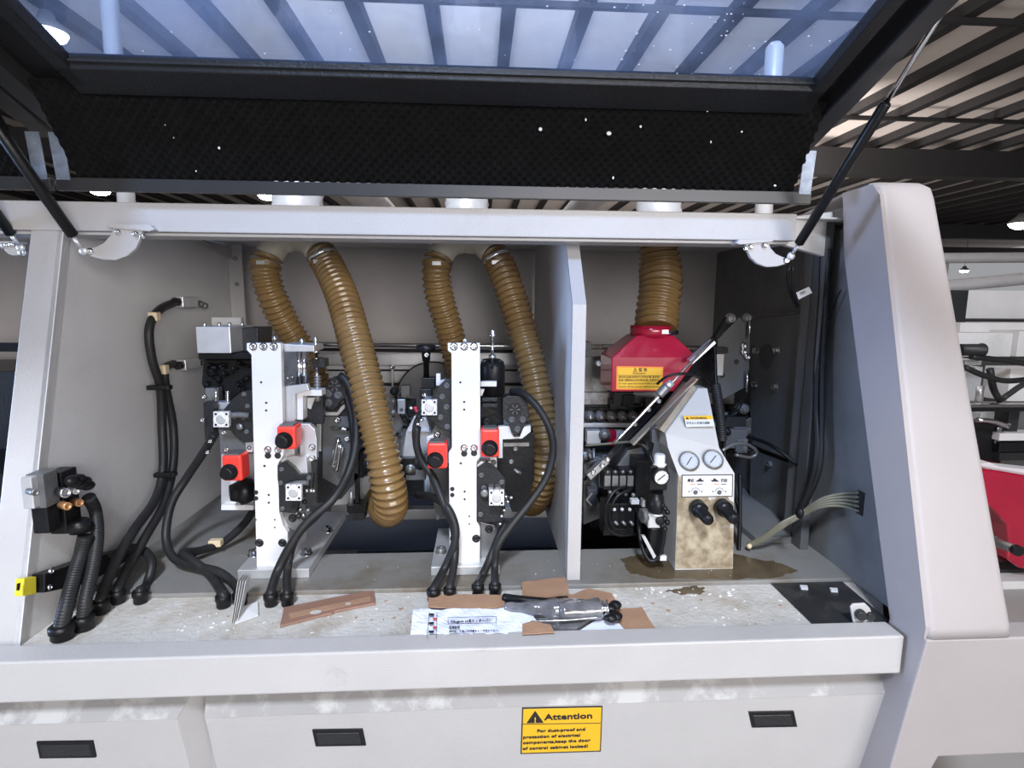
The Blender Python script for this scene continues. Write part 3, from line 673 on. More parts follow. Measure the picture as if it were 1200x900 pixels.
# side plate behind upright
sx = PY(338, 600, Y1+.02).x
finish(B().prism([(sx-.014, Y1+.02, FZ+.026), (sx-.014, Y1+.17, FZ+.026), (sx-.014, Y1+.17, PY(380, 590, Y1+.17).z+.05), (sx-.014, Y1+.14, 1.28), (sx-.014, Y1+.02, 1.28)], (.012, 0, 0)), 'side_plate', 'alu', U1, .001)
sx2 = PY(331, 500, Y1+.02).x
finish(B().prism([(sx2-.014, Y1+.02, 1.25), (sx2-.014, Y1+.14, 1.25), (sx2-.014, Y1+.14, PY(331, 455, 1.48).z), (sx2-.014, Y1+.02, PY(331, 455, 1.48).z)], (.012, 0, 0)), 'side_plate', 'alu', U1, .001)
poly(U1, [(331, 403), (368, 405), (368, 412), (333, 412)], Y1+.03, .09, 'alu', 'top_bar')
poly(U1, [(333, 453), (360, 450), (362, 457), (345, 462), (345, 600), (333, 600)], Y1+.03, .02, 'alu', 'rear_plate')
poly(U1, [(333, 412), (360, 412), (360, 453), (333, 453)], Y1+.20, .02, 'steel', 'inner_block')
for x in (350.5, 356.5): finish(B().cyl((x, 412, Y1+.07), (x, 450, Y1+.07), .0075), 'guide_rod', 'chrome', U1)
for x, y in ((322, 396), (354, 399)): p = PY(x, y+5, Y1+.05); finish(B().cyl(p, p+Vector((0, 0, .018)), .0065, n=14), 'set_screw', 'chrome', U1)
for i in range(4): finish(B().ball((337+i*6, 443-i % 2, Y1+.12), .006), 'ball_joint', 'chrome', U1)
ADJ = finish(B().lathe((372, 452, Y1+.09), (0, 0, 1), [(0, .007), (.02, .007), (.02, .005), (.045, .005), (.045, .009), (.06, .009), (.06, .0135), (.062, .0135), (.062, .0045), (.09, .0045), (.09, .009), (.10, .009), (.10, .004), (.12, .005), (.128, .007), (.134, .005), (.136, .001)], 16), 'adjusting_screw', 'chrome', U1)
finish(B().quadY(365, 421, 380, 431, Y1+.075, .05), 'adjusting_nut', 'dark', U1, .002)
finish(B().tube([(372, 440, Y1+.09), (372, 470, Y1+.09)], .010, 14, .002, rf=lambda s: .009+.0025*math.sin(s*2*pi/.008)), 'spring', 'steel', U1)
poly(U1, [(348, 457), (377, 457), (377, 464), (355, 464), (355, 492), (348, 492)], Y1+.05, .04, 'white_pl', 'angle_bracket')
poly(U1, [(355, 464), (378, 464), (378, 497), (355, 497)], Y1+.09, .03, 'dark', 'slide_block')
poly(U1, [(360, 466), (369, 466), (364, 480), (360, 478)], Y1+.08, .01, 'alu', 'wedge')
for x, y in ((357, 470), (357, 489)): bolt(U1, x, y, Y1+.085, .004, .004)
# left brackets on unit 1
poly(U1, [(262, 480), (272, 468), (283, 459), (298, 457), (298, 518), (286, 519), (276, 512), (264, 494)], Y1+.03, .025, 'dark', 'cutter_guard')
for x, y in ((286, 462), (290, 476), (285, 489), (289, 506), (274, 489)): bolt(U1, x, y, Y1+.03, .005, .004, 'mgrey')
poly(U1, [(257, 504), (270, 504), (282, 515), (297, 520), (297, 532), (258, 532)], Y1+.045, .02, 'mgrey', 'bracket_plate')
poly(U1, [(287, 518), (297, 518), (296, 530), (289, 530)], Y1+.04, .02, 'alu', 'lug')
for x, y in ((266, 527), (263, 507), (293, 524)): bolt(U1, x, y, Y1+.045, .006, .005)
for x0, x1, m_ in ((259, 270, 'alu'), (270, 277, 'white_pl'), (277, 297, 'alu')): poly(U1, [(x0, 528), (x1, 528), (x1, 592), (x0, 592)], Y1+.12, .02, m_, 'slide_plate')
poly(U1, [(259, 592), (297, 592), (297, 598), (259, 598)], Y1+.10, .05, 'white_pl', 'slide_foot')
finish(B().lathe((288, 575, Y1+.08), (-1, -.6, 0), [(-.02, .03), (0, .038), (.015, .038), (.02, .03), (.028, .026), (.04, .022), (.041, .01)], 20), 'hand_knob', 'black', U1)
finish(B().lathe((282, 500, Y1+.028), (-.3, -1, 0), [(0, .010), (.006, .010), (.008, .004)], 6), 'fitting_nut', 'steel', U1)
poly(U1, [(238, 472), (250, 472), (250, 515), (240, 515)], Y1+.10, .03, 'dark', 'rear_bracket')
for i, (x, y) in enumerate(((240, 465), (238, 492), (247, 517), (244, 530))): bolt(U1, x, y, Y1+.09, .005, .006)
pneu(U1, 259, 491.5, Y1-.005, label='square pneumatic cylinder end left of the left upright', s=9)
finish(B().tube([(269, 487, Y1+.01), (280, 486, Y1+.015), (292, 487, Y1+.02)], .008, 12), 'air_line', 'mgrey', U1)
redbox(259, 534, 284, 564, Y1-.01, 269, 553, 'red indicator box with black knob, left of the left upright', .055)
# right parts of unit 1
redbox(323.5, 500, 347, 527, Y1-.045, 333, 516, 'red indicator box overlapping right edge of the left upright', .055)
poly(U1, [(350, 497), (362, 497), (369, 504), (371, 515), (371, 538), (365, 541), (352, 540)], Y1+.03, .02, 'alu', 'rounded_plate')
for x, y in ((366, 524), (366, 537)): bolt(U1, x, y, Y1+.03, .0075, .006)
poly(U1, [(329, 538), (344, 534), (359, 536), (361, 560), (345, 566), (329, 560)], Y1+.01, .035, 'alu', 'clamp_body')
poly(U1, [(325, 545), (335, 540), (345, 548), (351, 556), (367, 556), (366, 572), (350, 590), (346, 602), (328, 600), (327, 575), (325, 560)], Y1-.004, .018, 'dark', 'cutter_guard')
for x, y in ((330, 550), (329, 566), (331, 596), (362, 560)): bolt(U1, x, y, Y1-.004, .005, .004, 'mgrey')
finish(B().lathe((340, 571, Y1-.02), (0, -1, 0), [(0, .012), (.004, .012)], 16), 'boss', 'mgrey', U1)
pneu(U1, 344, 577.5, Y1-.04, .05, label='square pneumatic cylinder end right of the left upright', s=9.2)
finish(B().tube([(335, 570, Y1-.015), (348, 566, Y1-.015), (362, 566, Y1-.01)], .007, 12), 'air_line', 'mgrey', U1)
for x, y in ((358, 575), (363, 575), (366, 575)): finish(B().lathe((x, y, Y1-.02), (1, 0, 0), [(0, .006), (.008, .006), (.008, .003)], 10), 'push_fitting', 'chrome', U1)
for x, y in ((352, 597), (357, 588), (356, 604), (361, 598), (350, 605)): finish(B().ball((x, y, Y1+.01), .007), 'elbow_fitting', random.choice(('steel', 'chrome', 'dark')), U1)
poly(U1, [(330, 600), (347, 600), (356, 612), (350, 625), (338, 618)], Y1+.015, .02, 'steel', 'lower_lug')
bolt(U1, 343, 607, Y1+.015, .009, .005, 'dark')
# big dark dust hood right of unit 1
MG = root('trimming_motor', (395, 595, 1.70)); YM = 1.66
tag(MG, 'dark trimming motor with vented round end, between left upright and hose', 'motor', 'dark trimming motors')
poly(MG, [(372, 480), (380, 473), (390, 480), (405, 474), (412, 480), (420, 520), (420, 560), (400, 585), (372, 590)], YM, .10, 'dark', 'hood_body')
finish(B().plate([(371, 486), (378, 473), (382, 476), (376, 487), (376, 529), (371, 529)], YM-.012, .02), 'hood_edge', 'alu', MG, .001)
finish(B().plate([(376, 483), (395, 483), (399, 477), (404, 473), (404, 478), (396, 487), (376, 487)], YM-.010, .02), 'hood_edge', 'alu', MG, .001)
poly(MG, [(378, 488), (412, 488), (416, 520), (414, 555), (396, 570), (378, 560)], YM-.006, .01, 'mgrey', 'hood_cover')
poly(MG, [(379, 468), (381, 450), (388, 443), (399, 443), (405, 450), (405, 466), (398, 471), (393, 478), (386, 480), (381, 476)], YM-.045, .05, 'dark', 'motor_end')
p = PY(392, 452, YM-.047)
for i in range(12):
    a = i/12*2*pi; dv = Vector((math.cos(a), 0, math.sin(a))); finish(B().cyl(p+dv*.006, p+dv*.017, .0016, n=6), 'vent_slot', 'ink' if i % 2 else 'steel', MG)
finish(B().lathe(p, (0, -1, 0), [(-.004, .021), (.001, .021), (.001, .019), (-.001, .019)], 24), 'vent_ring', 'ink', MG)
for x, y in ((384, 461), (396, 463), (384, 472)): bolt(MG, x, y, YM-.045, .010, .005, 'mgrey')
finish(B().cyl((389, 502, YM-.02), (413, 503, YM-.02), .006), 'pin', 'chrome', MG)
for a_, b_ in (((397, 513), (390, 545)), ((400, 520), (394, 552))): finish(B().tube([(*a_, YM-.03), (*b_, YM-.04)], .006), 'chip_blade', 'chrome', MG)
poly(MG, [(390, 528), (400, 520), (402, 527), (395, 550), (388, 546)], YM-.035, .012, 'alu', 'chip_blade')
for x, y in ((407, 514), (396, 492)): bolt(MG, x, y, YM-.008, .008, .006)
finish(B().quadY(410, 530, 426, 560, YM+.02, .06), 'lower_block', 'black', MG, .003)
finish(B().quadY(415, 555, 421, 592, YM, .02), 'threaded_rod', 'black', MG)
finish(B().quadY(406, 591, 429, 601, YM-.01, .05), 'foot_clamp', 'black', MG, .003)
finish(B().quadY(408, 599, 427, 610, YM-.0, .05), 'foot_clamp', 'dark', MG, .003)
finish(B().cyl((411, 592, YM-.01), (412, 575, YM-.01), .008, .006), 'lever', 'steel', MG)
poly(MG, [(345, 545), (372, 540), (392, 562), (372, 592), (345, 592)], YM+.02, .02, 'mgrey', 'rear_plate')
poly(MG, [(392, 560), (436, 560), (434, 590), (392, 592)], YM+.14, .02, 'grey', 'rear_plate')
poly(MG, [(424, 560), (436, 556), (436, 605), (424, 607)], YM+.10, .02, 'alu', 'rear_plate')
cluster(MG, 428, 505, 8, 40, 1.78, 12, 3, ('dark', 'black', 'hood', 'steel'))
cluster(BD, 470, 485, 12, 30, 2.02, 16, 5)
cluster(BD, 478, 560, 20, 20, 1.95, 16, 6, ('dark', 'black', 'mgrey'))

# ---- unit 2 (middle upright)
U2 = root('milling_unit', ('z', 545, 668, FZ)); Y2 = 1.456
tag(U2, 'middle white upright on small base plate, between two hose pairs', 'machine unit', 'white upright units')
poly(U2, [(524.5, 402), (562.5, 402), (563, 535), (558.5, 541), (558.5, 611), (562.5, 618), (562.5, 671), (527, 671), (526, 530), (529.5, 525), (529, 414), (525, 411)], Y2, .02, 'white_pl', 'upright_plate')
for x, y in ((532, 406), (544, 406), (555.5, 406)): bolt(U2, x, y, Y2, .0085, .005)
for x, y in ((544, 525), (555.5, 525)): bolt(U2, x, y, Y2, .008, .004)
for x, y, r in ((544, 531.5, .0085), (555.5, 531, .0085), (539.5, 448, .0028), (544, 471, .0028), (544, 480, .0028), (540, 543, .003), (544.5, 576, .0028), (544.5, 585, .0028), (530, 573, .006), (530, 580, .006), (550, 605, .0022), (550, 614, .0022)): screw_hole(U2, x, y, Y2-.0005, r)
for x, y in ((558, 631), (558, 664), (532, 631)): bolt(U2, x, y, Y2, .009, .004, 'dark')
a = PY(505, 660, Y2-.02); c = PY(585.5, 660, Y2-.02)
finish(B().box((a.x, Y2-.022, FZ+.0002), (c.x, 1.70, FZ+.026)), 'base_plate', 'alu', U2, .002)
bolt(U2, 517, 647, FZ+.026, .014, .014, 'steel', plane='z'); bolt(U2, 580, 645, FZ+.026, .014, .014, 'chrome', plane='z')
sx = PY(563, 600, Y2+.02).x
finish(B().prism([(sx-.014, Y2+.02, FZ+.026), (sx-.014, Y2+.10, FZ+.026), (sx-.014, Y2+.10, 1.48), (sx-.014, Y2+.02, 1.48)], (.012, 0, 0)), 'side_plate', 'steel', U2, .001)
poly(U2, [(563, 612), (580, 616), (582, 640), (578, 652), (563, 655)], Y2+.03, .02, 'steel', 'lower_lug')
bolt(U2, 573, 620, Y2+.03, .009, .005, 'dark')
for x in (545, ): p = PY(x, 402, Y2+.01); finish(B().cyl(p, p+Vector((0, 0, .014)), .0055, n=14), 'set_screw', 'chrome', U2)
# left side of unit 2
poly(U2, [(503, 470), (515, 452), (522, 445), (530, 443), (530, 506), (518, 504), (502, 490)], Y2+.02, .025, 'dark', 'cutter_guard')
for x, y in ((523.5, 452), (518, 465), (523, 477), (516, 489), (524, 500)): bolt(U2, x, y, Y2+.02, .0065, .004, 'mgrey')
poly(U2, [(511, 438), (516, 438), (516, 446), (530, 443), (530, 448), (518, 452), (511, 452)], Y2+.05, .02, 'white_pl', 'angle_bracket')
pneu(U2, 503, 477.5, Y2-.01, label='square pneumatic cylinder end left of the middle upright', s=9)
finish(B().lathe((500, 462, Y2+.12), (0, 0, 1), [(0, .008), (.095, .008), (.095, .011), (.12, .013), (.125, .027), (.14, .027), (.142, .02)], 20), 'hand_screw', 'black', U2)
bolt(U2, 500, 416, Y2+.10, .006, .004)
finish(B().quadY(494, 443, 510, 456, Y2+.10, .05), 'screw_block', 'black', U2, .002)
finish(B().quadY(492, 456, 506, 468, Y2+.08, .05), 'screw_block', 'black', U2, .002)
finish(B().ball((498, 463, Y2+.08), .009), 'eye', 'chrome', U2)
for x, y, m_ in ((482, 478, 'chrome'), (487, 478, 'hood'), (488, 481, 'hood'), (494, 492, 'chrome'), (491, 488, 'dark'), (490, 497, 'chrome')): finish(B().ball((x, y, Y2+.01), .0055), 'push_fitting', m_, U2)
poly(U2, [(476, 505), (485, 488), (500, 490), (505, 505), (510, 545), (470, 545)], Y2+.20, .03, 'alu', 'chip_chute')
poly(U2, [(478, 503), (503, 503), (503, 506), (478, 506)], Y2+.185, .02, 'white_pl', 'chute_edge')
poly(U2, [(511, 495), (528, 500), (528, 530), (502, 530), (502, 515)], Y2+.05, .03, 'mgrey', 'bracket_plate')
poly(U2, [(500, 512), (508, 509), (508, 520), (500, 520)], Y2+.04, .03, 'white_pl', 'slide_block')
bolt(U2, 513, 509, Y2+.05, .007, .005)
redbox(500.5, 519.5, 524, 549.5, Y2-.02, 510, 539, 'red indicator box left of the middle upright')
cluster(U2, 488, 548, 12, 12, Y2+.18, 14, 12, ('dark', 'mgrey', 'steel', 'black'))
poly(U2, [(498, 535), (526, 545), (526, 600), (512, 610), (505, 575)], Y2+.10, .02, 'mgrey', 'rear_plate')
# right side of unit 2
M2 = root('trimming_motor', (606, 600, 1.58))
tag(M2, 'black trimming motor with chrome stem and vent, right of the middle upright', 'motor', 'dark trimming motors')
finish(B().lathe((577, 463, 1.62), (0, 0, 1), [(0, .030), (.005, .037), (.085, .037), (.10, .033), (.108, .02), (.108, .0)], 24), 'motor_body', 'black', M2)
finish(B().lathe((577, 420, 1.575), (0, 0, 1), [(-.03, .004), (0, .0045), (.0, .010), (.010, .010), (.010, .0045), (.060, .0045), (.060, .009), (.066, .010), (.072, .006), (.078, .008), (.084, .003)], 16), 'stem', 'chrome', M2)
finish(B().quadY(565, 422, 588, 431, 1.60, .05), 'motor_cap', 'dark', M2, .004)
finish(B().quadY(563, 447, 582, 453, 1.55, .02), 'cross_bar', 'white_pl', M2, .001)
poly(M2, [(563, 456), (568, 456), (565, 464), (563, 464)], 1.55, .01, 'white_pl', 'hook')
for y in (466, 473): finish(B().quadY(565, y, 583, y+4.5, 1.57, .05), 'cooling_fin', 'dark', M2, .001)
finish(B().quadY(563, 463, 590, 505, 1.60, .06), 'rear_block', 'black', M2, .003)
bolt(M2, 570.5, 494, 1.59, .010, .008, 'dark')
poly(M2, [(589, 467), (594, 464), (612, 464), (618, 472), (620, 488), (612, 496), (609, 508), (604, 511), (600, 508), (597, 497), (589, 490)], 1.53, .05, 'dark', 'motor_end')
p = PY(603.5, 480, 1.528)
for i in range(12):
    a = i/12*2*pi; dv = Vector((math.cos(a), 0, math.sin(a))); finish(B().cyl(p+dv*.006, p+dv*.015, .0016, n=6), 'vent_slot', 'ink' if i % 2 else 'steel', M2)
finish(B().lathe(p, (0, -1, 0), [(-.004, .019), (.001, .019), (.001, .017), (-.001, .017)], 24), 'vent_ring', 'ink', M2)
for x, y in ((599.5, 492), (612.5, 492), (606, 503)): bolt(M2, x, y, 1.53, .008, .004, 'mgrey')
poly(M2, [(584, 500), (598, 499), (602, 512), (609, 512), (614, 500), (622, 499), (622, 506), (612, 514), (589, 515), (589, 537), (584, 537)], 1.545, .02, 'white_pl', 'angle_bracket')
poly(M2, [(589, 514), (626, 507), (626, 560), (616, 600), (600, 600), (589, 565), (583, 560), (583, 537)], 1.58, .06, 'black', 'hood_body')
finish(B().quadY(590, 519, 620, 523, 1.57, .02), 'hood_strip', 'steel', M2)
for x, y in ((599, 541), (604, 526)): bolt(M2, x, y, 1.58, .006, .005, 'steel')
redbox(563.5, 503.5, 585, 536, Y2-.025, 574, 525, 'red indicator box right of the middle upright')
poly(U2, [(559, 548), (570, 541), (578, 545), (592, 562), (592, 600), (584, 612), (559, 612)], Y2+.005, .02, 'dark', 'cutter_guard')
poly(U2, [(559, 545), (563, 541), (577, 541), (577, 550), (559, 553)], Y2+.01, .04, 'alu', 'clamp_body')
poly(U2, [(574, 536), (582, 536), (582, 548), (575, 548)], Y2+.02, .02, 'white_pl', 'lug')
for x, y in ((564, 557), (567, 572), (563, 603), (588, 565), (578.5, 542)): bolt(U2, x, y, Y2+.004, .006, .004, 'mgrey')
finish(B().lathe((568, 577, Y2), (0, -1, 0), [(0, .011), (.012, .011), (.013, .006)], 16), 'boss', 'steel', U2)
pneu(U2, 582, 583.5, Y2-.03, .05, label='square pneumatic cylinder end right of the middle upright', s=8.8)
for x, y in ((575.5, 573), (583.5, 573)): finish(B().quadY(x-3, y-2, x+3, y+2.5, Y2-.02, .03), 'port', 'steel', U2)
for x, y in ((593, 582), (599, 583), (595, 588), (588, 605), (586, 614), (591, 598)): finish(B().ball((x, y, Y2-.01), .0055), 'push_fitting', 'chrome', U2)
cluster(M2, 600, 560, 14, 20, 1.62, 10, 21, ('black', 'dark'))
cluster(BD, 640, 520, 12, 50, 2.0, 10, 22, ('black', 'dark', 'mgrey'))
# saw disc
SD = finish(B().lathe((508, 467, 2.10), (0, -1, 0), [(0, .138), (.003, .138), (.003, .135), (.004, .135), (.004, .03), (.02, .03), (.02, .0)], 60), 'grinding_disc', 'disc'); tag(SD, 'large thin silver disc behind the middle upright', 'disc')

finish(B().lathe(PY(508, 467, 2.098), (0, -1, 0), [(0, .143), (.006, .143), (.006, .138), (0, .138)], 60), 'rim_ring', 'black', SD)
# ---- left motor block
LM = root('end_trim_unit', (262, 560, 1.65))
tag(LM, 'silver boxed end trimming unit at the left wall with black brush below', 'machine unit')
finish(B().quadY(229, 383, 271, 414, 1.62, .18), 'sensor_box', 'alu', LM, .002)
finish(B().quadY(272, 384, 303, 412, 1.70, .12), 'sensor_box', 'dark', LM, .002)
finish(B().quadY(248, 372, 283, 384, 1.80, .02), 'mount_tab', 'alu', LM)
for x in (240, 257, 269, 284): p = PY(x, 383, 1.66); finish(B().cyl(p, p+Vector((0, 0, .012)), .005, n=10), 'screw', 'chrome', LM)
finish(B().quadY(232, 414, 296, 421, 1.64, .14), 'black_cap', 'black', LM, .002)
b = B(); rn = random.Random(4)
finish(B().plate([(238, 421), (296, 421), (296, 462), (280, 462), (268, 476), (246, 470), (236, 450)], 1.68, .1), 'brush_body', 'black', LM, .004)
for i in range(26):
    x, y = rn.uniform(242, 290), rn.uniform(424, 462); a_ = rn.uniform(0, 6.28); finish(B().tube([(x, y, 1.675), (x+8*math.cos(a_), y+5*math.sin(a_), 1.665)], rn.uniform(.003, .008), 7), 'brush_tuft', 'black', LM)
finish(B().tube([(267, 458, 1.62), (267, 478, 1.62)], .007, 12, .002, rf=lambda s: .006+.002*math.sin(s*2*pi/.006)), 'spring', 'chrome', LM)
finish(B().cyl((253, 455, 1.62), (253, 477, 1.62), .003), 'pin', 'chrome', LM)
finish(B().quadY(249, 472, 270, 480, 1.60, .04), 'slide_block', 'alu', LM, .002)
finish(B().quadY(240, 455, 256, 470, 1.64, .03), 'slide_block', 'steel', LM, .002)

# ============================================================ cables
def cable(pts, r, label, m_='rubber', gland=True, group='black cables', name='cable', ribbed=False, gz=None, cat='cable', n=12):
    q = [P(p) for p in pts]
    if gland: q[-2:-1] = [q[-2]]; q.append(q[-1]+Vector((0, 0, -.004)))
    R = root(name, q[-1])
    rf = (lambda s: r*(1-.07*abs(math.sin(s*pi/.006)))) if ribbed else None
    finish(B().tube(q, r, n, .0015 if ribbed else .01, rf=rf), 'sheath', m_, R)
    if gland:
        e = q[-1]; z0 = gz if gz else e.z-.03
        g = r*1.35; finish(B().lathe((Vector((e.x, e.y, z0))), (0, 0, 1), [(0, g*.95), (.004, g*1.05), (.016, g*1.0), (.018, g*1.15), (.030, g*1.15), (.034, g*.9)], 18), 'conduit_gland', 'black', R)
    tag(R, label, cat, group); return R
PANZ = .8385
def gl(x, y): p = PZ(x, y+6, PANZ); p.z = PANZ+.032; return p
W0 = LX+.02
cable([('x', 100, 628, -.93), (95, 650, 1.30), (86, 680, 1.26), (78, 710, 1.22), gl(74, 742)], .0165, 'thickest black ribbed conduit at far left entering pan', ribbed=True, gz=PANZ, group='conduits at left')
cable([('x', 104, 583, -.93), (112, 600, 1.36), (114, 630, 1.33), (109, 665, 1.29), (101, 700, 1.25), gl(99, 731)], .0145, 'black ribbed conduit from valve block, second conduit from left edge', ribbed=True, gz=PANZ, group='conduits at left')
cable([('x', 205, 354, W0), ('x', 186, 364, W0+.03), ('x', 175, 385, W0+.03), ('x', 178, 420, W0+.03), ('x', 188, 455, W0+.03), ('x', 190, 500, W0+.02), ('x', 191, 550, W0+.03), ('x', 182, 585, W0+.04), ('x', 158, 620, W0+.05), (140, 650, 1.40), (124, 685, 1.34), gl(119, 712)], .0125, 'black cable from upper wall connector looping down to the pan', gz=PANZ)
cable([('x', 203, 426, W0), ('x', 194, 432, W0+.03), ('x', 194, 452, W0+.03), ('x', 203, 500, W0+.03), ('x', 203, 545, W0+.04), ('x', 192, 590, W0+.05), ('x', 170, 630, W0+.06), (150, 665, 1.43), gl(139, 700)], .012, 'black cable from lower wall connector bundled with its neighbour', gz=PANZ)
cable([('x', 128, 655, W0+.03), ('x', 148, 643, W0+.05), (168, 645, 1.50), (178, 660, 1.46), (172, 685, 1.42), gl(165, 700)], .0115, 'short black cable arching over to the third gland from the wall', gz=PANZ)
cable([(252, 508, 1.56), (240, 528, 1.58), (220, 558, 1.6), (203, 585, 1.58), (196, 610, 1.56), (195, 635, 1.53), (205, 655, 1.49), (228, 663, 1.46), (255, 670, 1.42), (272, 682, 1.39), gl(282, 702)], .0115, 'black cable swinging down from the left cylinder to behind the booklet', gz=PANZ)
cable([(297, 598, 1.72), (285, 615, 1.68), (262, 635, 1.62), (235, 645, 1.56), (215, 648, 1.50), (228, 658, 1.46), (248, 676, 1.42), gl(262, 705)], .0115, 'black cable with tan tape band under the left upright', gz=PANZ)
cable([(300, 640, 1.75), (278, 650, 1.70), (250, 645, 1.64), (225, 648, 1.58), (205, 655, 1.52)], .010, 'black cable vanishing behind base of the left upright', gland=False)
cable([(398, 440, 1.60), (408, 450, 1.59), (416, 480, 1.58), (417, 520, 1.55), (408, 555, 1.51), (390, 585, 1.46), (360, 612, 1.43), (340, 640, 1.41), (325, 670, 1.39), gl(318, 703)], .0115, 'black cable from left motor down to gland before the left upright', gz=PANZ)
cable([(403, 455, 1.63), (412, 490, 1.62), (414, 530, 1.58), (400, 570, 1.51), (375, 600, 1.46), (348, 628, 1.43), (338, 660, 1.41), gl(337, 703)], .0105, 'black cable beside its twin, entering right gland before the left upright', gz=PANZ)
cable([(489, 500, 1.50), (488, 520, 1.50), (494, 540, 1.50), (508, 560, 1.48), (520, 590, 1.44), (532, 620, 1.43), (533, 655, 1.40), gl(527, 696)], .0105, 'black cable crossing the foot of the middle upright, right gland', gz=PANZ)
cable([(490, 580, 1.62), (505, 582, 1.52), (522, 592, 1.44), (533, 615, 1.42), (532, 640, 1.41), (520, 668, 1.40), gl(508, 698)], .0110, 'black cable arching from dark below the red box, left gland', gz=PANZ)
cable([(600, 459, 1.56), (614, 462, 1.52), (632, 480, 1.49), (645, 505, 1.48), (648, 530, 1.48), (640, 560, 1.47), (620, 590, 1.45), (600, 615, 1.43), (583, 640, 1.41), (580, 665, 1.40), gl(580, 692)], .0105, 'black cable looping over amber hose beside the partition', gz=PANZ)
cable([(594, 612, 1.47), (584, 630, 1.44), (574, 655, 1.41), (565, 675, 1.40), gl(560, 692)], .0105, 'short black cable right of the middle upright, left of its twin', gz=PANZ)
cable([(500, 480, 1.52), (490, 490, 1.50), (486, 510, 1.50), (492, 535, 1.52), (500, 548, 1.54)], .008, 'thin black air line curving left of the red box on middle upright', gland=False)
def band(x, y, X, w, h, label, m_='black', plane='x', name='cable_tie'):
    p = P((plane, x, y, X)) if plane != 'y' else P((x, y, X)); b = B().box(p-Vector((w, .012, h)), p+Vector((w, .012, h))); o = finish(b, name, m_, None, .003); tag(o, label, 'cable tie' if name == 'cable_tie' else 'tape', 'cable ties' if name == 'cable_tie' else 'tape bands'); return o
band(187, 454, W0+.045, .032, .007, 'black tie around the two wall cables, the upper')
band(194, 556, W0+.045, .030, .007, 'black tie around the two wall cables, the lower')
band(181, 371, W0+.035, .013, .013, 'tan tape band on upper wall cable', 'tan', name='tape_band')
band(192, 433, W0+.035, .011, .014, 'tan tape band on lower wall cable', 'tan', name='tape_band')
band(253, 636, 1.60, .018, .010, 'tan tape band on cable under the left upright', 'tan', 'y', 'tape_band')
for (x, y), lb in (((214, 354), 'grey valve connector on left wall, the upper'), ((217, 426), 'grey valve connector on left wall, the lower')):
    p = PX(x, y, LX+.001); R = root('wall_connector', p)
    finish(B().box(p+Vector((0, -.055, -.018)), p+Vector((.03, .045, .018))), 'connector_body', 'alu', R, .003)
    finish(B().cyl(p+Vector((.015, -.055, 0)), p+Vector((.022, -.09, .002)), .013), 'plug', 'black', R)
    finish(B().cyl(p+Vector((.015, .045, 0)), p+Vector((.015, .075, -.002)), .008).ball(p+Vector((.015, .09, -.006)), .012).ball(p+Vector((.015, .12, -.012)), .012), 'muffler', 'steel', R)
    tag(R, lb, 'connector', 'connectors on the left wall')
# valve block on the left wall
VB = root('valve_block', ('x', 65, 620, LX+.001)); tag(VB, 'grey and black valve block with round ports on left wall', 'valve block')
def wx(x0, y0, x1, y1, X, t, m_, name, bev=.002):
    a = PX(x0, y0, X); c = PX(x1, y1, X); lo = a.z if a.z < c.z else c.z
    return finish(B().box((LX+.001, a.y, c.z), (X, c.y, a.z)), name, m_, VB, bev)
wx(36, 560, 50, 592, -.975, 0, 'alu', 'end_block'); wx(50, 556, 71, 588, -.962, 0, 'mgrey', 'manifold'); wx(71, 554, 97, 616, -.962, 0, 'black', 'valve_body')
wx(54, 590, 72, 618, -.965, 0, 'black', 'valve_body')
p = PX(48, 551, -.95)
for x, y, r, m_ in ((76, 577, .012, 'chrome'), (40, 577, .007, 'steel'), (78, 593, .009, 'copper'), (92, 589, .009, 'copper'), (88, 575, .008, 'alu')):
    q = PX(x, y, -.938); finish(B().lathe(q, (1, -.5, 0), [(-.02, r), (0, r), (.006, r), (.006, r*.6), (.001, r*.55)], 16), 'port', m_, VB)
for i, (x, y) in enumerate(((84, 563), (92, 561), (99, 564), (103, 569), (95, 568), (88, 566))): finish(B().ball(('x', x, y, -.93), .014, (1, 1.2, .8)), 'plug', 'black', VB)
finish(B().lathe(PX(94, 623, -.945), (0, 0, 1), [(0, .022), (.02, .024), (.03, .018)], 16), 'drain_cup', 'black', VB)
# rail with yellow tag
WR = root('wall_rail', ('x', 60, 690, LX+.001)); tag(WR, 'black slotted wall rail with yellow end cap, above the pan', 'rail')
a = PX(20, 672, LX); 
finish(B().plateX([(37, 673), (90, 655), (150, 640), (150, 650), (90, 684), (37, 695)], LX+.001, .028), 'rail_body', 'black', WR, .002)
finish(B().plateX([(18, 678), (33, 675.5), (33, 696), (16, 699)], LX+.001, .018), 'end_cap', 'yell2', WR, .002)
finish(B().plateX([(19.5, 684), (23, 683), (22, 692), (19, 692)], LX+.019, .002), 'slot', 'ink', WR)
for x, y in ((60, 669), (58, 688)): bolt(WR, x, y, LX+.029, .005, .004, plane='x', d=(1, -.3, 0))
for x, y in ((26, 633), (28, 646), (63, 630), (2, 722)): pass

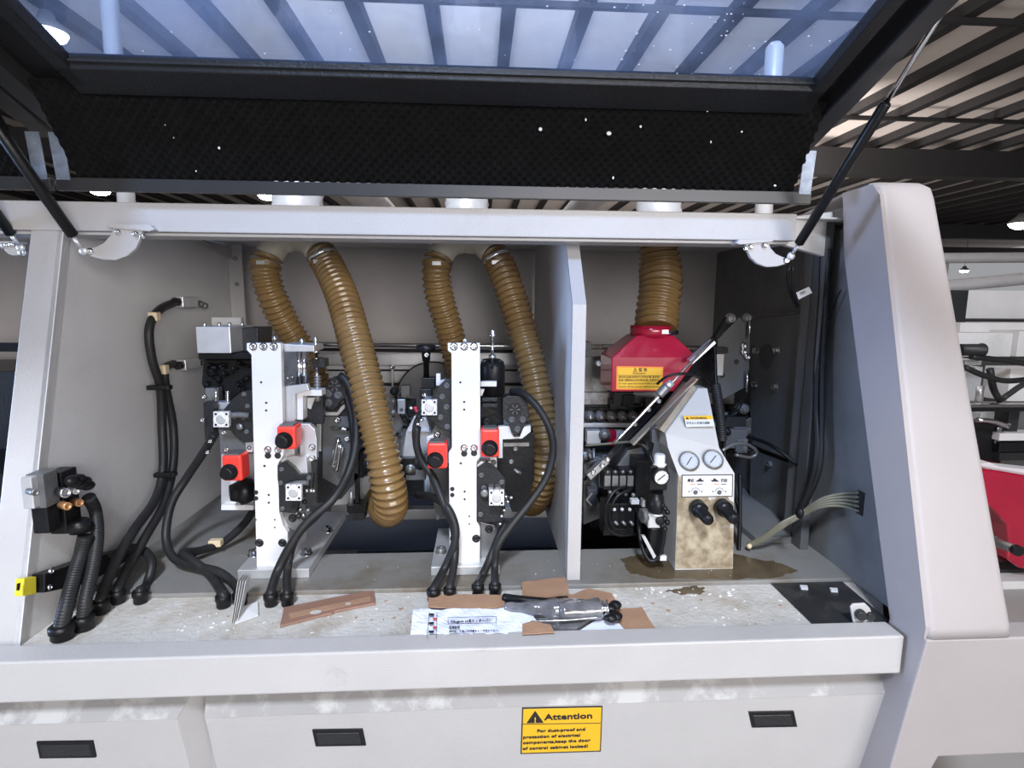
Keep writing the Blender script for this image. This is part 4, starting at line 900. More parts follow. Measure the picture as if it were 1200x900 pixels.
# ============================================================ red hood
HR = root('extraction_hood', (765, 460, 1.80)); tag(HR, 'crimson metal extraction hood with yellow warning label, under the thick hose', 'extraction hood')
Yh = 1.70
def ringpts(x0, x1, y, Yf, Yb): a = PY(x0, y, Yf); c = PY(x1, y, Yf); return [Vector((a.x, Yf, a.z)), Vector((c.x, Yf, a.z)), Vector((c.x, Yb, a.z)), Vector((a.x, Yb, a.z))]
r1 = ringpts(716, 790, 459, Yh, Yh+.16); r2 = ringpts(717, 818, 419, Yh, Yh+.16); r3 = ringpts(746, 790, 393, Yh+.03, Yh+.14)
b = B(); rr3 = [[b.b.verts.new(p) for p in R] for R in (r1, r2, r3)]
b.face(rr3[0][::-1]); b.face(rr3[2])
for k in range(2):
    for i in range(4): b.face([rr3[k][i], rr3[k][(i+1) % 4], rr3[k+1][(i+1) % 4], rr3[k+1][i]])
finish(b, 'hood_shell', 'hood', HR, .003)
nk = (r3[0]+r3[2])/2
finish(B().cyl(Vector((nk.x, nk.y, nk.z-.005)), Vector((nk.x, nk.y, nk.z+.03)), .066, n=28), 'hood_neck', 'hood', HR)
bolt(HR, 701, 426, Yh+.05, .008, .012, 'steel')
HL = finish(B().plate([(722.5, 429), (777.5, 430), (776, 457.5), (722, 456.5)], Yh-.0012, .001), 'warning_label', 'orange', HR)
finish(B().plate([(724, 430.5), (776, 431.5), (774.8, 456.2), (723.5, 455.2)], Yh-.0018, .0006), 'label_field', 'yellow', HL)
k_ = Yh/650
text(HL, '⚠ 警 告', 750, 435, Yh-.0022, .0120, 'ink', True, align='CENTER')
text(HL, 'WARNING', 749, 438.7, Yh-.0022, .0085, 'ink', False, align='CENTER')
for i, (s, w) in enumerate((('请勿在设备运转时打开防护罩 请关机', 50), ('检修 调整前必须切断电源 注意安全', 50), ('Do not open the hood while running', 50), ('Switch off the power before service', 50))):
    text(HL, s, 724.6, 443+i*3.7, Yh-.0022, .0085, 'ink', False, width=w*k_)
finish(B().plate([(724, 439.6), (776, 440.2), (776, 440.6), (724, 440.0)], Yh-.0021, .0004), 'label_rule', 'ink', HL)

# ============================================================ press section
PS = root('press_section', (800, 560, 1.95)); tag(PS, 'greasy press section with row of pressure rollers behind the control box', 'machine unit')
def ps(x0, y0, x1, y1, Y, t, m_, name, bev=.001): return finish(B().quadY(x0, y0, x1, y1, Y, t), name, m_, PS, bev)
ps(684, 418, 860, 460, 2.02, .03, 'steel', 'press_beam'); ps(684, 460, 860, 475, 1.99, .05, 'steel', 'press_beam'); ps(684, 478, 870, 484, 2.0, .05, 'dark', 'press_beam')
ps(684, 474, 860, 477, 1.985, .02, 'black', 'slot'); ps(684, 496, 880, 500, 1.93, .10, 'alu', 'roller_rail'); ps(684, 502, 880, 512, 1.95, .10, 'dark', 'roller_rail')
ps(684, 484, 880, 498, 2.05, .02, 'black', 'roller_backing')
for x in (692.5, 705, 717.5, 730.5, 743, 756, 852, 866):
    R = finish(B().lathe((x, 489, 1.93), (0, 1, 0), [(-.004, .006), (-.004, .010), (0, .010), (0, .0185), (.06, .0185)], 20), 'pressure_roller', 'steel', PS)
    bolt(R, x, 489, 1.925, .005, .004, 'chrome')
ps(684, 405, 860, 410, 1.93, .012, 'black', 'rod'); 
finish(B().tube([(684, 406, 1.9), (760, 407, 1.9), (850, 410, 1.9)], .009, 12, .1), 'rod', 'steel', PS)
ps(688, 505, 704, 520, 1.84, .04, 'alu', 'block'); ps(684, 500, 800, 530, 1.98, .05, 'dark', 'lower_beam'); ps(684, 530, 800, 600, 2.0, .05, 'dark', 'lower_beam')
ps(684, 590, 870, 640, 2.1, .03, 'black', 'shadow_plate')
finish(B().lathe((709, 510, 1.83), (0, -1, 0), [(-.03, .02), (0, .02), (0, .013), (.006, .013), (.006, .006)], 20), 'cam_roller', 'steel', PS)
ps(712, 505, 722, 522, 1.85, .03, 'hood', 'red_block'); ps(722, 506, 732, 516, 1.86, .04, 'alu', 'block')
cluster(PS, 700, 548, 14, 16, 1.80, 20, 31, ('dark', 'steel', 'mgrey', 'black'))
cluster(PS, 715, 590, 22, 22, 1.78, 22, 32, ('dark', 'black', 'black', 'mgrey'))
cluster(PS, 862, 505, 14, 26, 1.80, 22, 33, ('dark', 'steel', 'mgrey', 'black'))
cluster(PS, 760, 470, 40, 8, 1.94, 10, 34, ('dark', 'steel', 'black'))
poly(PS, [(736, 528), (760, 522), (775, 530), (772, 556), (742, 556), (722, 548)], 1.66, .06, 'steel', 'valve_bracket')
poly(PS, [(684, 543), (706, 536), (725, 548), (720, 600), (684, 615)], 1.82, .03, 'steel', 'side_casting')
# wedge marker
poly(PS, [(686, 586), (694, 577), (695, 579), (689, 586), (694, 592), (693, 593)], 1.7, .004, 'alu', 'arrow_plate')
# inclined arm
ARM = root('inclined_arm', (780, 470, 1.7)); tag(ARM, 'black inclined arm with thin chrome rod running down left past red hood', 'arm')
def diag(p0, p1, wid, dep, m_, name, par):
    p0, p1 = P(p0), P(p1); d = (p1-p0).normalized(); n = d.cross(Vector((0, 1, 0))).normalized()*wid; return finish(B().prism([p0+n, p1+n, p1-n, p0-n], (0, dep, 0)), name, m_, par, .002)
diag((846, 398, 1.87), (712, 548, 1.66), .0125, .05, 'black', 'arm_beam', ARM)
diag((818, 444, 1.64), (742, 522, 1.60), .0035, .04, 'grease', 'arm_flange', ARM)
finish(B().tube([(836, 398, 1.66), (795, 440, 1.62), (748, 490, 1.585), (719, 520, 1.56)], .0045, 10, .03), 'chrome_rod', 'chrome', ARM)
finish(B().tube([(787, 448, 1.61), (778, 457, 1.605)], .011), 'rod_collar', 'alu', ARM); finish(B().tube([(782, 452, 1.60), (772, 463, 1.60)], .014, 14), 'rod_collar', 'steel', ARM)
diag((838, 400, 1.66), (810, 425, 1.65), .008, .03, 'alu', 'rod_clip', ARM)
diag((712, 540, 1.56), (690, 560, 1.55), .010, .03, 'steel', 'arm_end', ARM)
for x, y in ((712, 538), (706, 545), (695, 553)): bolt(ARM, x, y, 1.55, .006, .008)
for x, y in ((760, 480), (744, 497), (772, 470)): bolt(ARM, x, y, 1.60, .006, .005, 'steel')
# right support plate
RB = root('support_plate', (862, 460, 1.85)); tag(RB, 'grey chamfered support plate with two holes right of the red hood', 'plate')
poly(RB, [(841, 398), (866, 372), (877, 369), (879, 400), (877, 452), (843, 470), (840, 430)], 1.84, .02, 'mgrey', 'plate_body')
for x, y, r in ((863, 424, .009), (846.5, 440, .009)): screw_hole(RB, x, y, 1.8395, r)
for x, y in ((871, 405), (871, 412), (875, 418)): bolt(RB, x, y, 1.835, .009, .01)
finish(B().cyl((879, 373, 1.82), (878, 396, 1.82), .004), 'edge_rod', 'chrome', RB); finish(B().cyl((876, 435, 1.82), (875, 460, 1.82), .004), 'edge_rod', 'chrome', RB)
bolt(RB, 875, 372, 1.83, .012, .014, 'steel'); bolt(RB, 855, 373, 1.83, .014, .02, 'steel')
finish(B().quadY(838, 407, 853, 414, 1.80, .04), 'side_peg', 'black', RB)
finish(B().quadY(840, 415, 847, 440, 1.82, .02), 'edge_face', 'boxw', RB)

# ============================================================ control box
CB = root('pressure_control_box', ('z', 825, 667, FZ)); YB = 1.435
tag(CB, 'white pressure control box with two gauges, two black knobs and grease stains', 'control box')
Fv = [PY(791, 667, YB), PY(859, 667, YB), PY(861, 555, YB), PY(843, 525, YB+.05), PY(829, 455, YB+.20), PY(818, 455, YB+.20), PY(780, 508, YB+.075), PY(783, 525, YB+.05), PY(795, 557, YB)]
Fv[0].z = Fv[1].z = FZ+.001
bk = [.12, .12, .12, .13, .06, .06, .10, .12, .12]
b = B(); a = [b.b.verts.new(p) for p in Fv]; c = [b.b.verts.new(p+Vector((0, d, 0))) for p, d in zip(Fv, bk)]
for f in ([0, 1, 2, 8], [8, 2, 3, 7], [7, 3, 4, 5, 6]): b.face([a[i] for i in f])
for f in ([0, 8, 2, 1], [8, 7, 3, 2], [7, 6, 5, 4, 3]): b.face([c[i] for i in f])
for i in range(9): j = (i+1) % 9; b.face([a[i], c[i], c[j], a[j]])
finish(b, 'box_shell', 'boxw', CB, .0015)
SF = finish(B().plate([(795.5, 558), (860.5, 556), (858.5, 666.3), (791.5, 666.5)], YB-.0006, .001), 'front_panel', 'stain', CB)
# slanted gauges
gn = ((Fv[7]-Fv[8]).cross(Fv[2]-Fv[8])).normalized()
if gn.y > 0: gn = -gn
def onface(px, py): d = ray(px, py); t = (Fv[8]-C0).dot(gn)/d.dot(gn); return C0+d*t
for (x, y), nd in (((807, 541), .9), ((835, 539), .8)):
    p = onface(x, y); G = finish(B().lathe(p, gn, [(0, .0285), (.008, .0285), (.010, .026), (.010, .0245), (.005, .024)], 32), 'gauge', 'steel', CB)
    finish(B().lathe(p+gn*.005, gn, [(0, .0235), (.001, .0235)], 30), 'dial', 'gaugeface', G)
    ax = Vector((1, 0, 0)); ay = gn.cross(ax).normalized(); ay = ay if ay.z > 0 else -ay
    dd = ax*math.cos(nd)+ay*math.sin(nd); finish(B().cyl(p+gn*.0068-dd*.015, p+gn*.0068+dd*.014, .0012, n=6), 'needle', 'ink', G)
    for i in range(11):
        an = math.radians(225-27*i); e = ax*math.cos(an)+ay*math.sin(an); finish(B().cyl(p+gn*.0063+e*.0185, p+gn*.0063+e*.0215, .0005, n=4), 'tick', 'ink', G)
# instruction plate
IP = finish(B().plate([(799, 556.5), (859, 556), (858.6, 582), (798.5, 583)], YB-.0012, .001), 'instruction_plate', 'ink', CB)
finish(B().plate([(800, 557.6), (858, 557), (857.6, 581), (799.6, 582)], YB-.0018, .0007), 'plate_field', 'paperw', IP)
kb = YB/650
for cx, fl_ in ((815, 1), (843, -1)):
    text(IP, '厚板' if fl_ > 0 else '薄板', cx-5.5*fl_, 564.5, YB-.0022, .0095, 'ink', True, align='CENTER')
    finish(B().plate([(cx+0*fl_, 564.5), (cx+6*fl_, 560), (cx+8*fl_, 563), (cx+10*fl_, 562), (cx+9*fl_, 564.5)], YB-.0022, .0006), 'pictogram', 'ink', IP)
    finish(B().plate([(cx-6, 567), (cx, 567), (cx, 567.8), (cx-6, 567.8)], YB-.0022, .0005), 'dash', 'orange', IP)
    finish(B().plate([(cx+2, 567), (cx+8, 567), (cx+8, 567.8), (cx+2, 567.8)], YB-.0022, .0005), 'dash', 'ink', IP)
    pc = PY(cx, 577, YB-.0022)
    finish(B().tube([pc+Vector((math.cos(t)*.0125, 0, math.sin(t)*.0125)) for t in (2.9, 2.2, 1.57, .9, .25)], .0006, 6, .002), 'arc', 'ink', IP)
    finish(B().lathe(pc, (0, -1, 0), [(0, .0065), (.0003, .0065), (.0003, .0055)], 20), 'dial_mark', 'mgrey', IP)
    for s_ in (-1, 1): finish(B().lathe(PY(cx+s_*7.5, 576, YB-.002), (0, -1, 0), [(0, .002), (.0004, .002)], 10), 'dot', 'ink', IP)
for x, y in ((815, 592), (844, 591)):
    p = PY(x, y, YB); finish(B().lathe(p, (.10, -1, -.20), [(0, .013), (.006, .013), (.006, .0225), (.030, .0225), (.033, .019), (.036, .0165), (.072, .0155), (.078, .013), (.079, .005)], 24), 'knob', 'black', CB)
# warning sticker on upper face
un = ((Fv[6]-Fv[7]).cross(Fv[3]-Fv[7])).normalized()
un = -un if un.y > 0 else un
def onup(px, py, e=0): d = ray(px, py); t = (Fv[3]+un*e-C0).dot(un)/d.dot(un); return C0+d*t
WL = finish(B().prism([onup(x, y) for x, y in ((801, 487.5), (834.5, 487), (837, 499.5), (804, 500.5))], un*.0012), 'warning_label', 'paperw', CB)
finish(B().prism([onup(x, y, .0012) for x, y in ((801, 487.5), (834.5, 487), (835.3, 491.3), (802, 492))], un*.0006), 'label_band', 'yellow', WL)
ta = math.atan2(-un.z, -un.y)
text(WL, '▲ WARNING', 0, 0, 0, .0088, 'ink', True, pos=onup(803.5, 491.2, .002), rotx=pi/2+math.atan2(un.z, -un.y)*-1, width=.062)
text(WL, '非专业人员请勿调整', 0, 0, 0, .0085, 'ink', False, pos=onup(804.5, 497, .0014), rotx=pi/2+math.atan2(un.z, -un.y)*-1, width=.068)
finish(B().prism([Fv[6]+Vector((-.001, .01, 0)), Fv[5]+Vector((-.001, .005, .0)), Fv[5]+Vector((-.001, .09, .0)), Fv[6]+Vector((-.001, .14, -.02))], (-.014, 0, .01)), 'side_flange', 'grease', CB, .001)
poly(CB, [(764, 505), (770, 498), (782, 508), (786, 556), (764, 545)], YB+.13, .02, 'mgrey', 'side_plate')
# air regulator
AR = root('air_regulator', (770, 655, 1.44)); tag(AR, 'black air regulator with small round gauge, left of the white control box', 'air regulator')
YR = 1.43
p = PY(776, 560, YR-.02)
G = finish(B().lathe(p+Vector((0, .02, 0)), (0, -1, 0), [(0, .022), (.016, .0225), (.018, .021), (.018, .0195), (.014, .0190)], 28), 'gauge', 'black', AR)
finish(B().lathe(p+Vector((0, .006, 0)), (0, -1, 0), [(0, .0192), (.001, .0192)], 28), 'dial', 'paperw', G)
finish(B().cyl(p+Vector((-.010, .0035, -.008)), p+Vector((.009, .0035, .008)), .0013, n=6), 'needle', 'ink', G)
for i in range(9):
    an = math.radians(230-32*i); e = Vector((math.cos(an), 0, math.sin(an))); finish(B().cyl(p+e*.015+Vector((0, .0042, 0)), p+e*.0175+Vector((0, .0042, 0)), .0005, n=4), 'tick', 'ink', G)
finish(B().quadY(762, 546, 782, 575, YR+.012, .05), 'filter_head', 'black', AR, .004)
finish(B().lathe((772.5, 546, YR+.03), (0, 0, 1), [(0, .020), (.006, .020), (.008, .015), (.030, .015), (.034, .012)], 20), 'lubricator_dome', 'paperw', AR)
finish(B().lathe((768.5, 600, YR+.01), (0, 0, 1), [(0, .018), (.005, .021), (.045, .0205), (.047, .016), (.055, .016)], 24), 'adjusting_knob', 'black', AR)
finish(B().lathe((768.5, 600, YR+.01), (0, 0, 1), [(-.006, .0222), (-.001, .0222)], 24), 'knob_ring', 'alu', AR)
finish(B().quadY(760, 603, 779, 619, YR, .045), 'regulator_body', 'alu', AR, .003)
finish(B().lathe((757, 604, YR+.02), (-1, -.15, 0), [(-.02, .012), (.0, .012), (.0, .022), (.012, .022), (.014, .018)], 8), 'side_cap', 'mgrey', AR)
finish(B().lathe((773, 610, YR), (0, -1, 0), [(0, .012), (.006, .012), (.006, .006)], 16), 'port', 'black', AR)
for i in range(8): finish(B().ball((776+i % 3*3, 592+i*4, YR+.0), .008), 'elbow_fitting', 'black', AR)
finish(B().quadY(762, 619, 778, 660, YR+.02, .03), 'filter_bowl', 'black', AR, .006)
finish(B().plate([(752, 628), (756, 628), (769, 652), (766, 655)], YR-.01, .01), 'bracket', 'alu', AR)
finish(B().quadY(774, 652, 781, 657, YR-.01, .01), 'tag', 'paperw', AR)
for s, e in (((769, 545), (763, 524)), ): finish(B().tube([(768, 548, YR+.03), (762, 535, YR+.04), (764, 520, YR+.08)], .006), 'air_line', 'black', AR)
# valve bank
VK = root('solenoid_valve_bank', (728, 625, 1.60)); tag(VK, 'bank of black solenoid valves with looped air lines, in front of the rollers', 'valve bank')
for i, x in enumerate((712, 721, 730, 739)):
    v = finish(B().quadY(x-4, 552, x+4, 574, 1.60, .06), 'solenoid', 'dark' if i == 0 else 'black', VK, .003)
    finish(B().quadY(x-3.4, 558, x+3.4, 570, 1.594, .01), 'coil_face', 'steel', v, .001)
    finish(B().quadY(x-4, 590, x+4, 628, 1.58, .06), 'valve_body', 'black', VK, .003)
    finish(B().ball((x, 553, 1.60), .006), 'screw', 'steel', VK)
    if i: finish(B().ball((x-1, 597, 1.575), .0055), 'indicator_light', 'paperw', VK); finish(B().tube([(x-1, 611, 1.57), (x+3, 615, 1.57)], .005), 'push_fitting', 'steel', VK)
    finish(B().ball((x+3, 577+i, 1.57), .0065), 'push_fitting', 'steel', VK)
finish(B().quadY(740, 586, 749, 591, 1.55, .02), 'tag', 'paperw', VK)
finish(B().quadY(753, 586, 756, 594, 1.55, .02), 'tag', 'paperw', VK)
finish(B().quadY(746, 540, 764, 600, 1.58, .08), 'rear_post', 'black', VK, .003)
def line(pts, r, label, m_='black', group='thin air lines', name='air_line', cat='air line'):
    o = finish(B().tube(pts, r, 9, .01), name, m_); tag(o, label, cat, group); return o
line([(735, 570, 1.56), (722, 574, 1.55), (712, 588, 1.54), (709, 605, 1.54), (713, 620, 1.54), (725, 627, 1.54), (745, 626, 1.55)], .0045, 'thin black air line, outer loop around the valve bank')
line([(740, 574, 1.56), (725, 580, 1.55), (717, 592, 1.545), (714, 606, 1.545), (720, 619, 1.545), (738, 622, 1.55)], .0045, 'thin black air line, inner loop at the valve bank')
line([(748, 600, 1.52), (750, 630, 1.47), (757, 652, 1.44), (765, 658, 1.43), (773, 650, 1.43), (778, 628, 1.43), (778, 612, 1.43)], .006, 'black air line hanging in a U below the regulator')
line([(686, 522, 1.72), (712, 520, 1.70), (735, 518, 1.68), (750, 520, 1.66), (762, 528, 1.62)], .004, 'thin greenish air line crossing from partition to regulator', 'cable_g')
line([(770, 450, 1.62), (782, 441, 1.60), (800, 438, 1.60), (820, 440, 1.62), (833, 448, 1.66), (838, 460, 1.70)], .004, 'thin black tube arching above the control box')
line([(836, 395, 1.80), (838, 420, 1.78), (839, 450, 1.74), (843, 470, 1.72), (848, 500, 1.70), (850, 540, 1.68), (866, 600, 1.62), (866, 640, 1.60)], .006, 'black cable running down right side of control box')
line([(850, 372, 1.82), (836, 395, 1.80), (828, 402, 1.78), (822, 415, 1.76)], .005, 'black tube end above the inclined arm')
line([(846, 528, 1.62), (862, 520, 1.64), (878, 522, 1.66), (887, 530, 1.68), (880, 536, 1.68), (862, 533, 1.66)], .005, 'grey air line looped right of the control box', 'steel')
line([(860, 508, 1.85), (900, 520, 1.70), (935, 545, 1.62)], .006, 'black rod running down along the dark right wall')
o = finish(B().tube([(838, 450, 1.66), (842, 475, 1.65), (845, 500, 1.64), (846, 515, 1.64)], .016, 16, .001, rf=lambda s: .0165-.0018*abs(math.sin(s*pi/.007))), 'corrugated_conduit', 'rubber'); tag(o, 'short black corrugated conduit beside top of the control box', 'conduit')
line([(867, 555, 1.60), (867, 600, 1.58), (866, 640, 1.56), (864, 655, 1.55)], .006, 'black cable against the dark wall right of control box')

# ============================================================ right wall cables
WB = root('wire_bundle', ('x', 1006, 590, RX-.031)); tag(WB, 'bundle of olive wires fanning out from slot in the dark right wall', 'wires')
for i in range(5):
    y = 577+i*5.5
    finish(B().tube([('x', 1008, y, 1.018), ('x', 985, 579+i*3.5, 1.0), ('x', 962, 585+i*2.4, .96), ('x', 938, 601+i*1.2, .93), (915, 613+i*1.6, 1.50), (895, 628+i*1.2, 1.52), (876, 638+i*.7, 1.55)], .0042, 8, .01), 'wire', 'cable_g', WB)
finish(B().box(PX(1005, 574, 1.018), PX(1011, 605, 1.0195)), 'wall_slot', 'ink', WB)
finish(B().ball((937, 601, 1.415), .014, (.7, 1, 1.2)), 'wire_tie', 'black', WB)
finish(B().ball((878, 640, 1.54), .008), 'wire_end', 'tan', WB)
cable([('x', 965, 292, .985), ('x', 963, 350, .985), ('x', 958, 420, .985), ('x', 957, 480, .985), ('x', 958, 530, .975), ('x', 950, 570, .965), ('x', 938, 598, .95)], .011, 'thick black cable hanging along the dark right wall', gland=False, group='cables at right wall')
cable([('x', 972, 292, .99), ('x', 968, 360, .99), ('x', 964, 430, .99), ('x', 963, 500, .985), ('x', 960, 550, .975), ('x', 944, 590, .96)], .008, 'thinner black cable next to thick one on right wall', gland=False, group='cables at right wall')
line([('x', 985, 340, 1.0), ('x', 972, 372, 1.0), ('x', 962, 395, .995)], .002, 'thin wire branching near the thick cable on the right wall')
HT = root('tagged_cable', (931, 318, 1.55)); tag(HT, 'short dangling black cable with paper tag beneath the right pivot bracket', 'cable')
finish(B().tube([(925, 312, 1.50), (923, 330, 1.52), (928, 348, 1.54), (934, 360, 1.55)], .0045), 'cable_strand', 'black', HT); finish(B().tube([(929, 312, 1.50), (929, 335, 1.52), (932, 352, 1.54), (935, 358, 1.55)], .004), 'cable_strand', 'black', HT)
finish(B().plate([(933, 343), (948, 336), (952, 343), (936, 351)], 1.53, .001), 'paper_tag', 'paperw', HT); text(HT, 'S41', 938, 346, 1.5285, .012, 'ink', rot=.4)

# ============================================================ odds and ends on the pan
def zpoly(name, pts, z, t, m_, label, cat, bev=0., group=None, wob=0):
    o = finish(B().prism([PZ(x, y, z) for x, y in pts], (0, 0, t)), name, m_, None, bev); tag(o, label, cat, group); return o
BS = root('brown_strip', ('z', 384, 714, PANZ)); tag(BS, 'long brown pressed board strip with recessed slot, lying across the pan', 'board')
b = B().prism([PZ(x, y, PANZ+.0005) for x, y in ((333, 714), (438, 693), (440, 709), (392, 718.5), (389, 721), (380, 722.5), (378, 723), (328, 736))], (0, 0, .006)); finish(b, 'strip_body', 'wood', BS, .001)
b = B(); 
fr = [(338, 719), (434, 699), (434, 704), (340, 725)]
finish(B().prism([PZ(x, y, PANZ+.0067) for x, y in fr], (0, 0, .0006)), 'recess', 'card', BS)
for (x, y), rx in (((370, 717.5), 7), ((408, 707.5), 3.5)):
    finish(B().prism([PZ(x+rx*math.cos(t*pi/8), y-rx*.12*math.cos(t*pi/8)+rx*.33*math.sin(t*pi/8), PANZ+.0075) for t in range(16)], (0, 0, .0004)), 'cut_out', 'dusty', BS)
BK = root('booklet', ('z', 285, 730, PANZ)); tag(BK, 'small white booklet propped half open beside the gland at left', 'booklet')
q0 = PZ(271, 732, PANZ); q1 = PZ(281, 708, PANZ); h_ = .085
for i in range(4):
    o_ = Vector((.004*i, 0, 0)); finish(B().prism([q0+o_+Vector((.0, 0, .001)), q1+o_+Vector((0, 0, .001)), q1+o_*1.5+Vector((.01, .01, h_*.9)), q0.lerp(q1, .5)+o_*1.5+Vector((.01, .0, h_))], (.0009, 0, 0)), 'page', 'paperw' if i % 2 else 'dusty', BK)
finish(B().prism([PZ(275, 732, PANZ+.001), PZ(303, 722, PANZ+.001), PZ(302, 706, PANZ+.004), PZ(285, 712, PANZ+.008)], (0, 0, .003)), 'page', 'paperw', BK)
def torn(pts, z, t, m_, name, label, cat, group=None, seed=1, amp=1.):
    rn = random.Random(seed); out = []
    for i in range(len(pts)):
        a, b_ = pts[i], pts[(i+1) % len(pts)]; L = math.hypot(b_[0]-a[0], b_[1]-a[1]); n = max(1, int(L/7))
        for k in range(n): f = k/n; j = amp if k else 0; out.append((a[0]+(b_[0]-a[0])*f+rn.uniform(-j, j), a[1]+(b_[1]-a[1])*f+rn.uniform(-j, j)*.6))
    return zpoly(name, out, z, t, m_, label, cat, group=group)
zc = PANZ+.0008
g_ = 'torn cardboard pieces'
zfl = .8515
torn([(502, 699), (560, 698), (588, 699), (594, 712), (560, 715), (502, 712)], zc+.012, .004, 'card', 'cardboard_piece', 'torn cardboard behind the white sheet, below middle upright glands', 'cardboard', g_, 1)
torn([(611, 684), (640, 680), (662, 678), (667, 698), (640, 701), (612, 699)], zfl+.002, .004, 'card', 'cardboard_piece', 'torn cardboard leaning on ledge near foot of the partition', 'cardboard', g_, 2)
torn([(666, 700), (690, 691), (717, 697), (724, 712), (700, 716), (665, 712)], zc+.012, .004, 'card', 'cardboard_piece', 'torn cardboard right of partition foot, behind the bagged tool', 'cardboard', g_, 3)
torn([(722, 716), (752, 713), (768, 738), (735, 740), (712, 734)], zc+.003, .004, 'card', 'cardboard_piece', 'torn cardboard right of the bagged tool head, at the rail', 'cardboard', g_, 4)
torn([(612, 732), (625, 728), (645, 733), (650, 742), (612, 744)], zc+.02, .002, 'card', 'cardboard_piece', 'small torn cardboard on right end of the white sheet', 'cardboard', g_, 5)
# white crumpled instruction sheet
SH = root('instruction_sheet', ('z', 550, 735, PANZ)); tag(SH, 'crumpled white instruction sheet with printed title, lying behind the rail', 'paper')
b = B(); c4 = [PZ(484, 716, zc+.012), PZ(618, 714, zc+.012), PZ(640, 744, zc+.010), PZ(481, 746, zc+.010)]; NX, NY = 40, 14; rn = random.Random(9); g = []
for j in range(NY+1):
    row = []
    for i in range(NX+1):
        u, v = i/NX, j/NY; p = c4[0].lerp(c4[1], u).lerp(c4[3].lerp(c4[2], u), v)
        p.z += .0025*math.sin(u*21+v*4)*math.sin(v*7+u*6)+rn.uniform(-.0007, .0007)+.004
        row.append(b.b.verts.new(p))
    g.append(row)
for j in range(NY):
    for i in range(NX): b.face([g[j][i], g[j][i+1], g[j+1][i+1], g[j+1][i]])
o = finish(b, 'sheet', 'paper', SH); md = o.modifiers.new('t', 'SOLIDIFY'); md.thickness = .0006
zt_ = zc+.024
text(SH, 'Kikugawa 23用カッターバー', 0, 0, 0, .0125, 'ink', True, pos=PZ(528, 729.5, zt_), rotx=0, width=.093)
text(SH, '使用説明', 0, 0, 0, .011, 'ink', True, pos=PZ(526, 736.5, zt_), rotx=0, width=.024)
for i in range(1): text(SH, '●取扱いの際は説明書をよくお読み下さい。', 0, 0, 0, .008, 'ink', False, pos=PZ(526, 741+i*3, zt_), rotx=0, width=.11)
for i in range(5): finish(B().prism([PZ(503+i % 2*5, 719+i*5, zt_), PZ(509+i % 2*3, 719+i*5, zt_), PZ(508+i % 2*3, 721.5+i*5, zt_), PZ(502+i % 2*5, 721.5+i*5, zt_)], (0, 0, .0004)), 'printed_mark', 'inkred' if i % 2 else 'ink', SH)
for (a_, b_) in (((525, 723.5), (582, 722.5)), ((525, 731), (581, 730)), ((525, 723.5), (525, 731)), ((582, 722.5), (581, 730)), ((512, 718), (511, 748)), ((503, 718), (500, 748))): finish(B().cyl(PZ(*a_, zt_), PZ(*b_, zt_), .0006, n=4), 'printed_line', 'ink', SH)
torn([(676, 742), (700, 727), (725, 731), (735, 742)], zc+.006, .002, 'paper', 'paper_scrap', 'white paper corner under the bagged tool, by the rail', 'paper', None, 7)
# bagged tool
BG = root('bagged_tool', ('z', 660, 720, PANZ)); tag(BG, 'black cutter tool wrapped in clear plastic, lying on torn cardboard', 'tool')
z2 = PANZ+.030
finish(B().tube([PZ(590, 700, z2-.01), PZ(612, 703, z2-.006), PZ(645, 706, z2-.006), PZ(672, 708, z2-.01)], .010, 12), 'bag_fold', 'black', BG)
bb = B().tube([PZ(592, 712, z2-.012), PZ(625, 713, z2-.005), PZ(670, 714, z2), PZ(702, 713, z2)], .022, 22, .006, rf=lambda s: .011+.012*min(1, s/.12)+.0015*math.sin(s*120)); finish(bb, 'plastic_bag', 'bag', BG)
finish(B().tube([PZ(655, 717, z2+.004), PZ(703, 714, z2+.004)], .0225, 20), 'tool_barrel', 'bag', BG)
finish(B().lathe(PZ(703, 714, z2+.004), (1, 0, 0), [(0, .02), (.006, .02), (.006, .016), (.012, .016), (.012, .021), (.018, .021), (.018, .014)], 20), 'tool_collar', 'chrome', BG)
for x, y in ((716, 713), (721, 709), (722, 722), (716, 724)): finish(B().ball(PZ(x, y, z2), .013, (1.2, 1, .8)), 'chuck_jaw', 'black', BG)
finish(B().tube([PZ(620, 728, z2-.006), PZ(660, 727, z2), PZ(704, 723, z2+.004)], .0014, 8), 'bag_seam', 'chrome', BG)
torn([(628, 729), (700, 724), (676, 740), (645, 740)], zc+.004, .010, 'bag', 'plastic_wrap', 'dark crumpled plastic wrap beneath the bagged tool', 'plastic wrap', None, 8)
# clip with two black plugs
CL = root('plug_holder', ('z', 1010, 729, FZ)); tag(CL, 'white metal tab with two black plugs standing on right end of the rail', 'bracket')
poly(CL, [(997, 712), (1000, 708), (1014, 707), (1020, 713), (1024, 724), (1024, 731), (1001, 733)], 1.165, .006, 'white', 'tab', .002)
finish(B().lathe((1007.5, 719, 1.163), (-.2, -1, 0), [(0, .012), (.012, .012), (.014, .009)], 18), 'plug', 'dark', CL); finish(B().lathe((1018, 720, 1.17), (-.2, -1, 0), [(0, .010), (.012, .010), (.014, .008)], 18), 'plug', 'dark', CL)
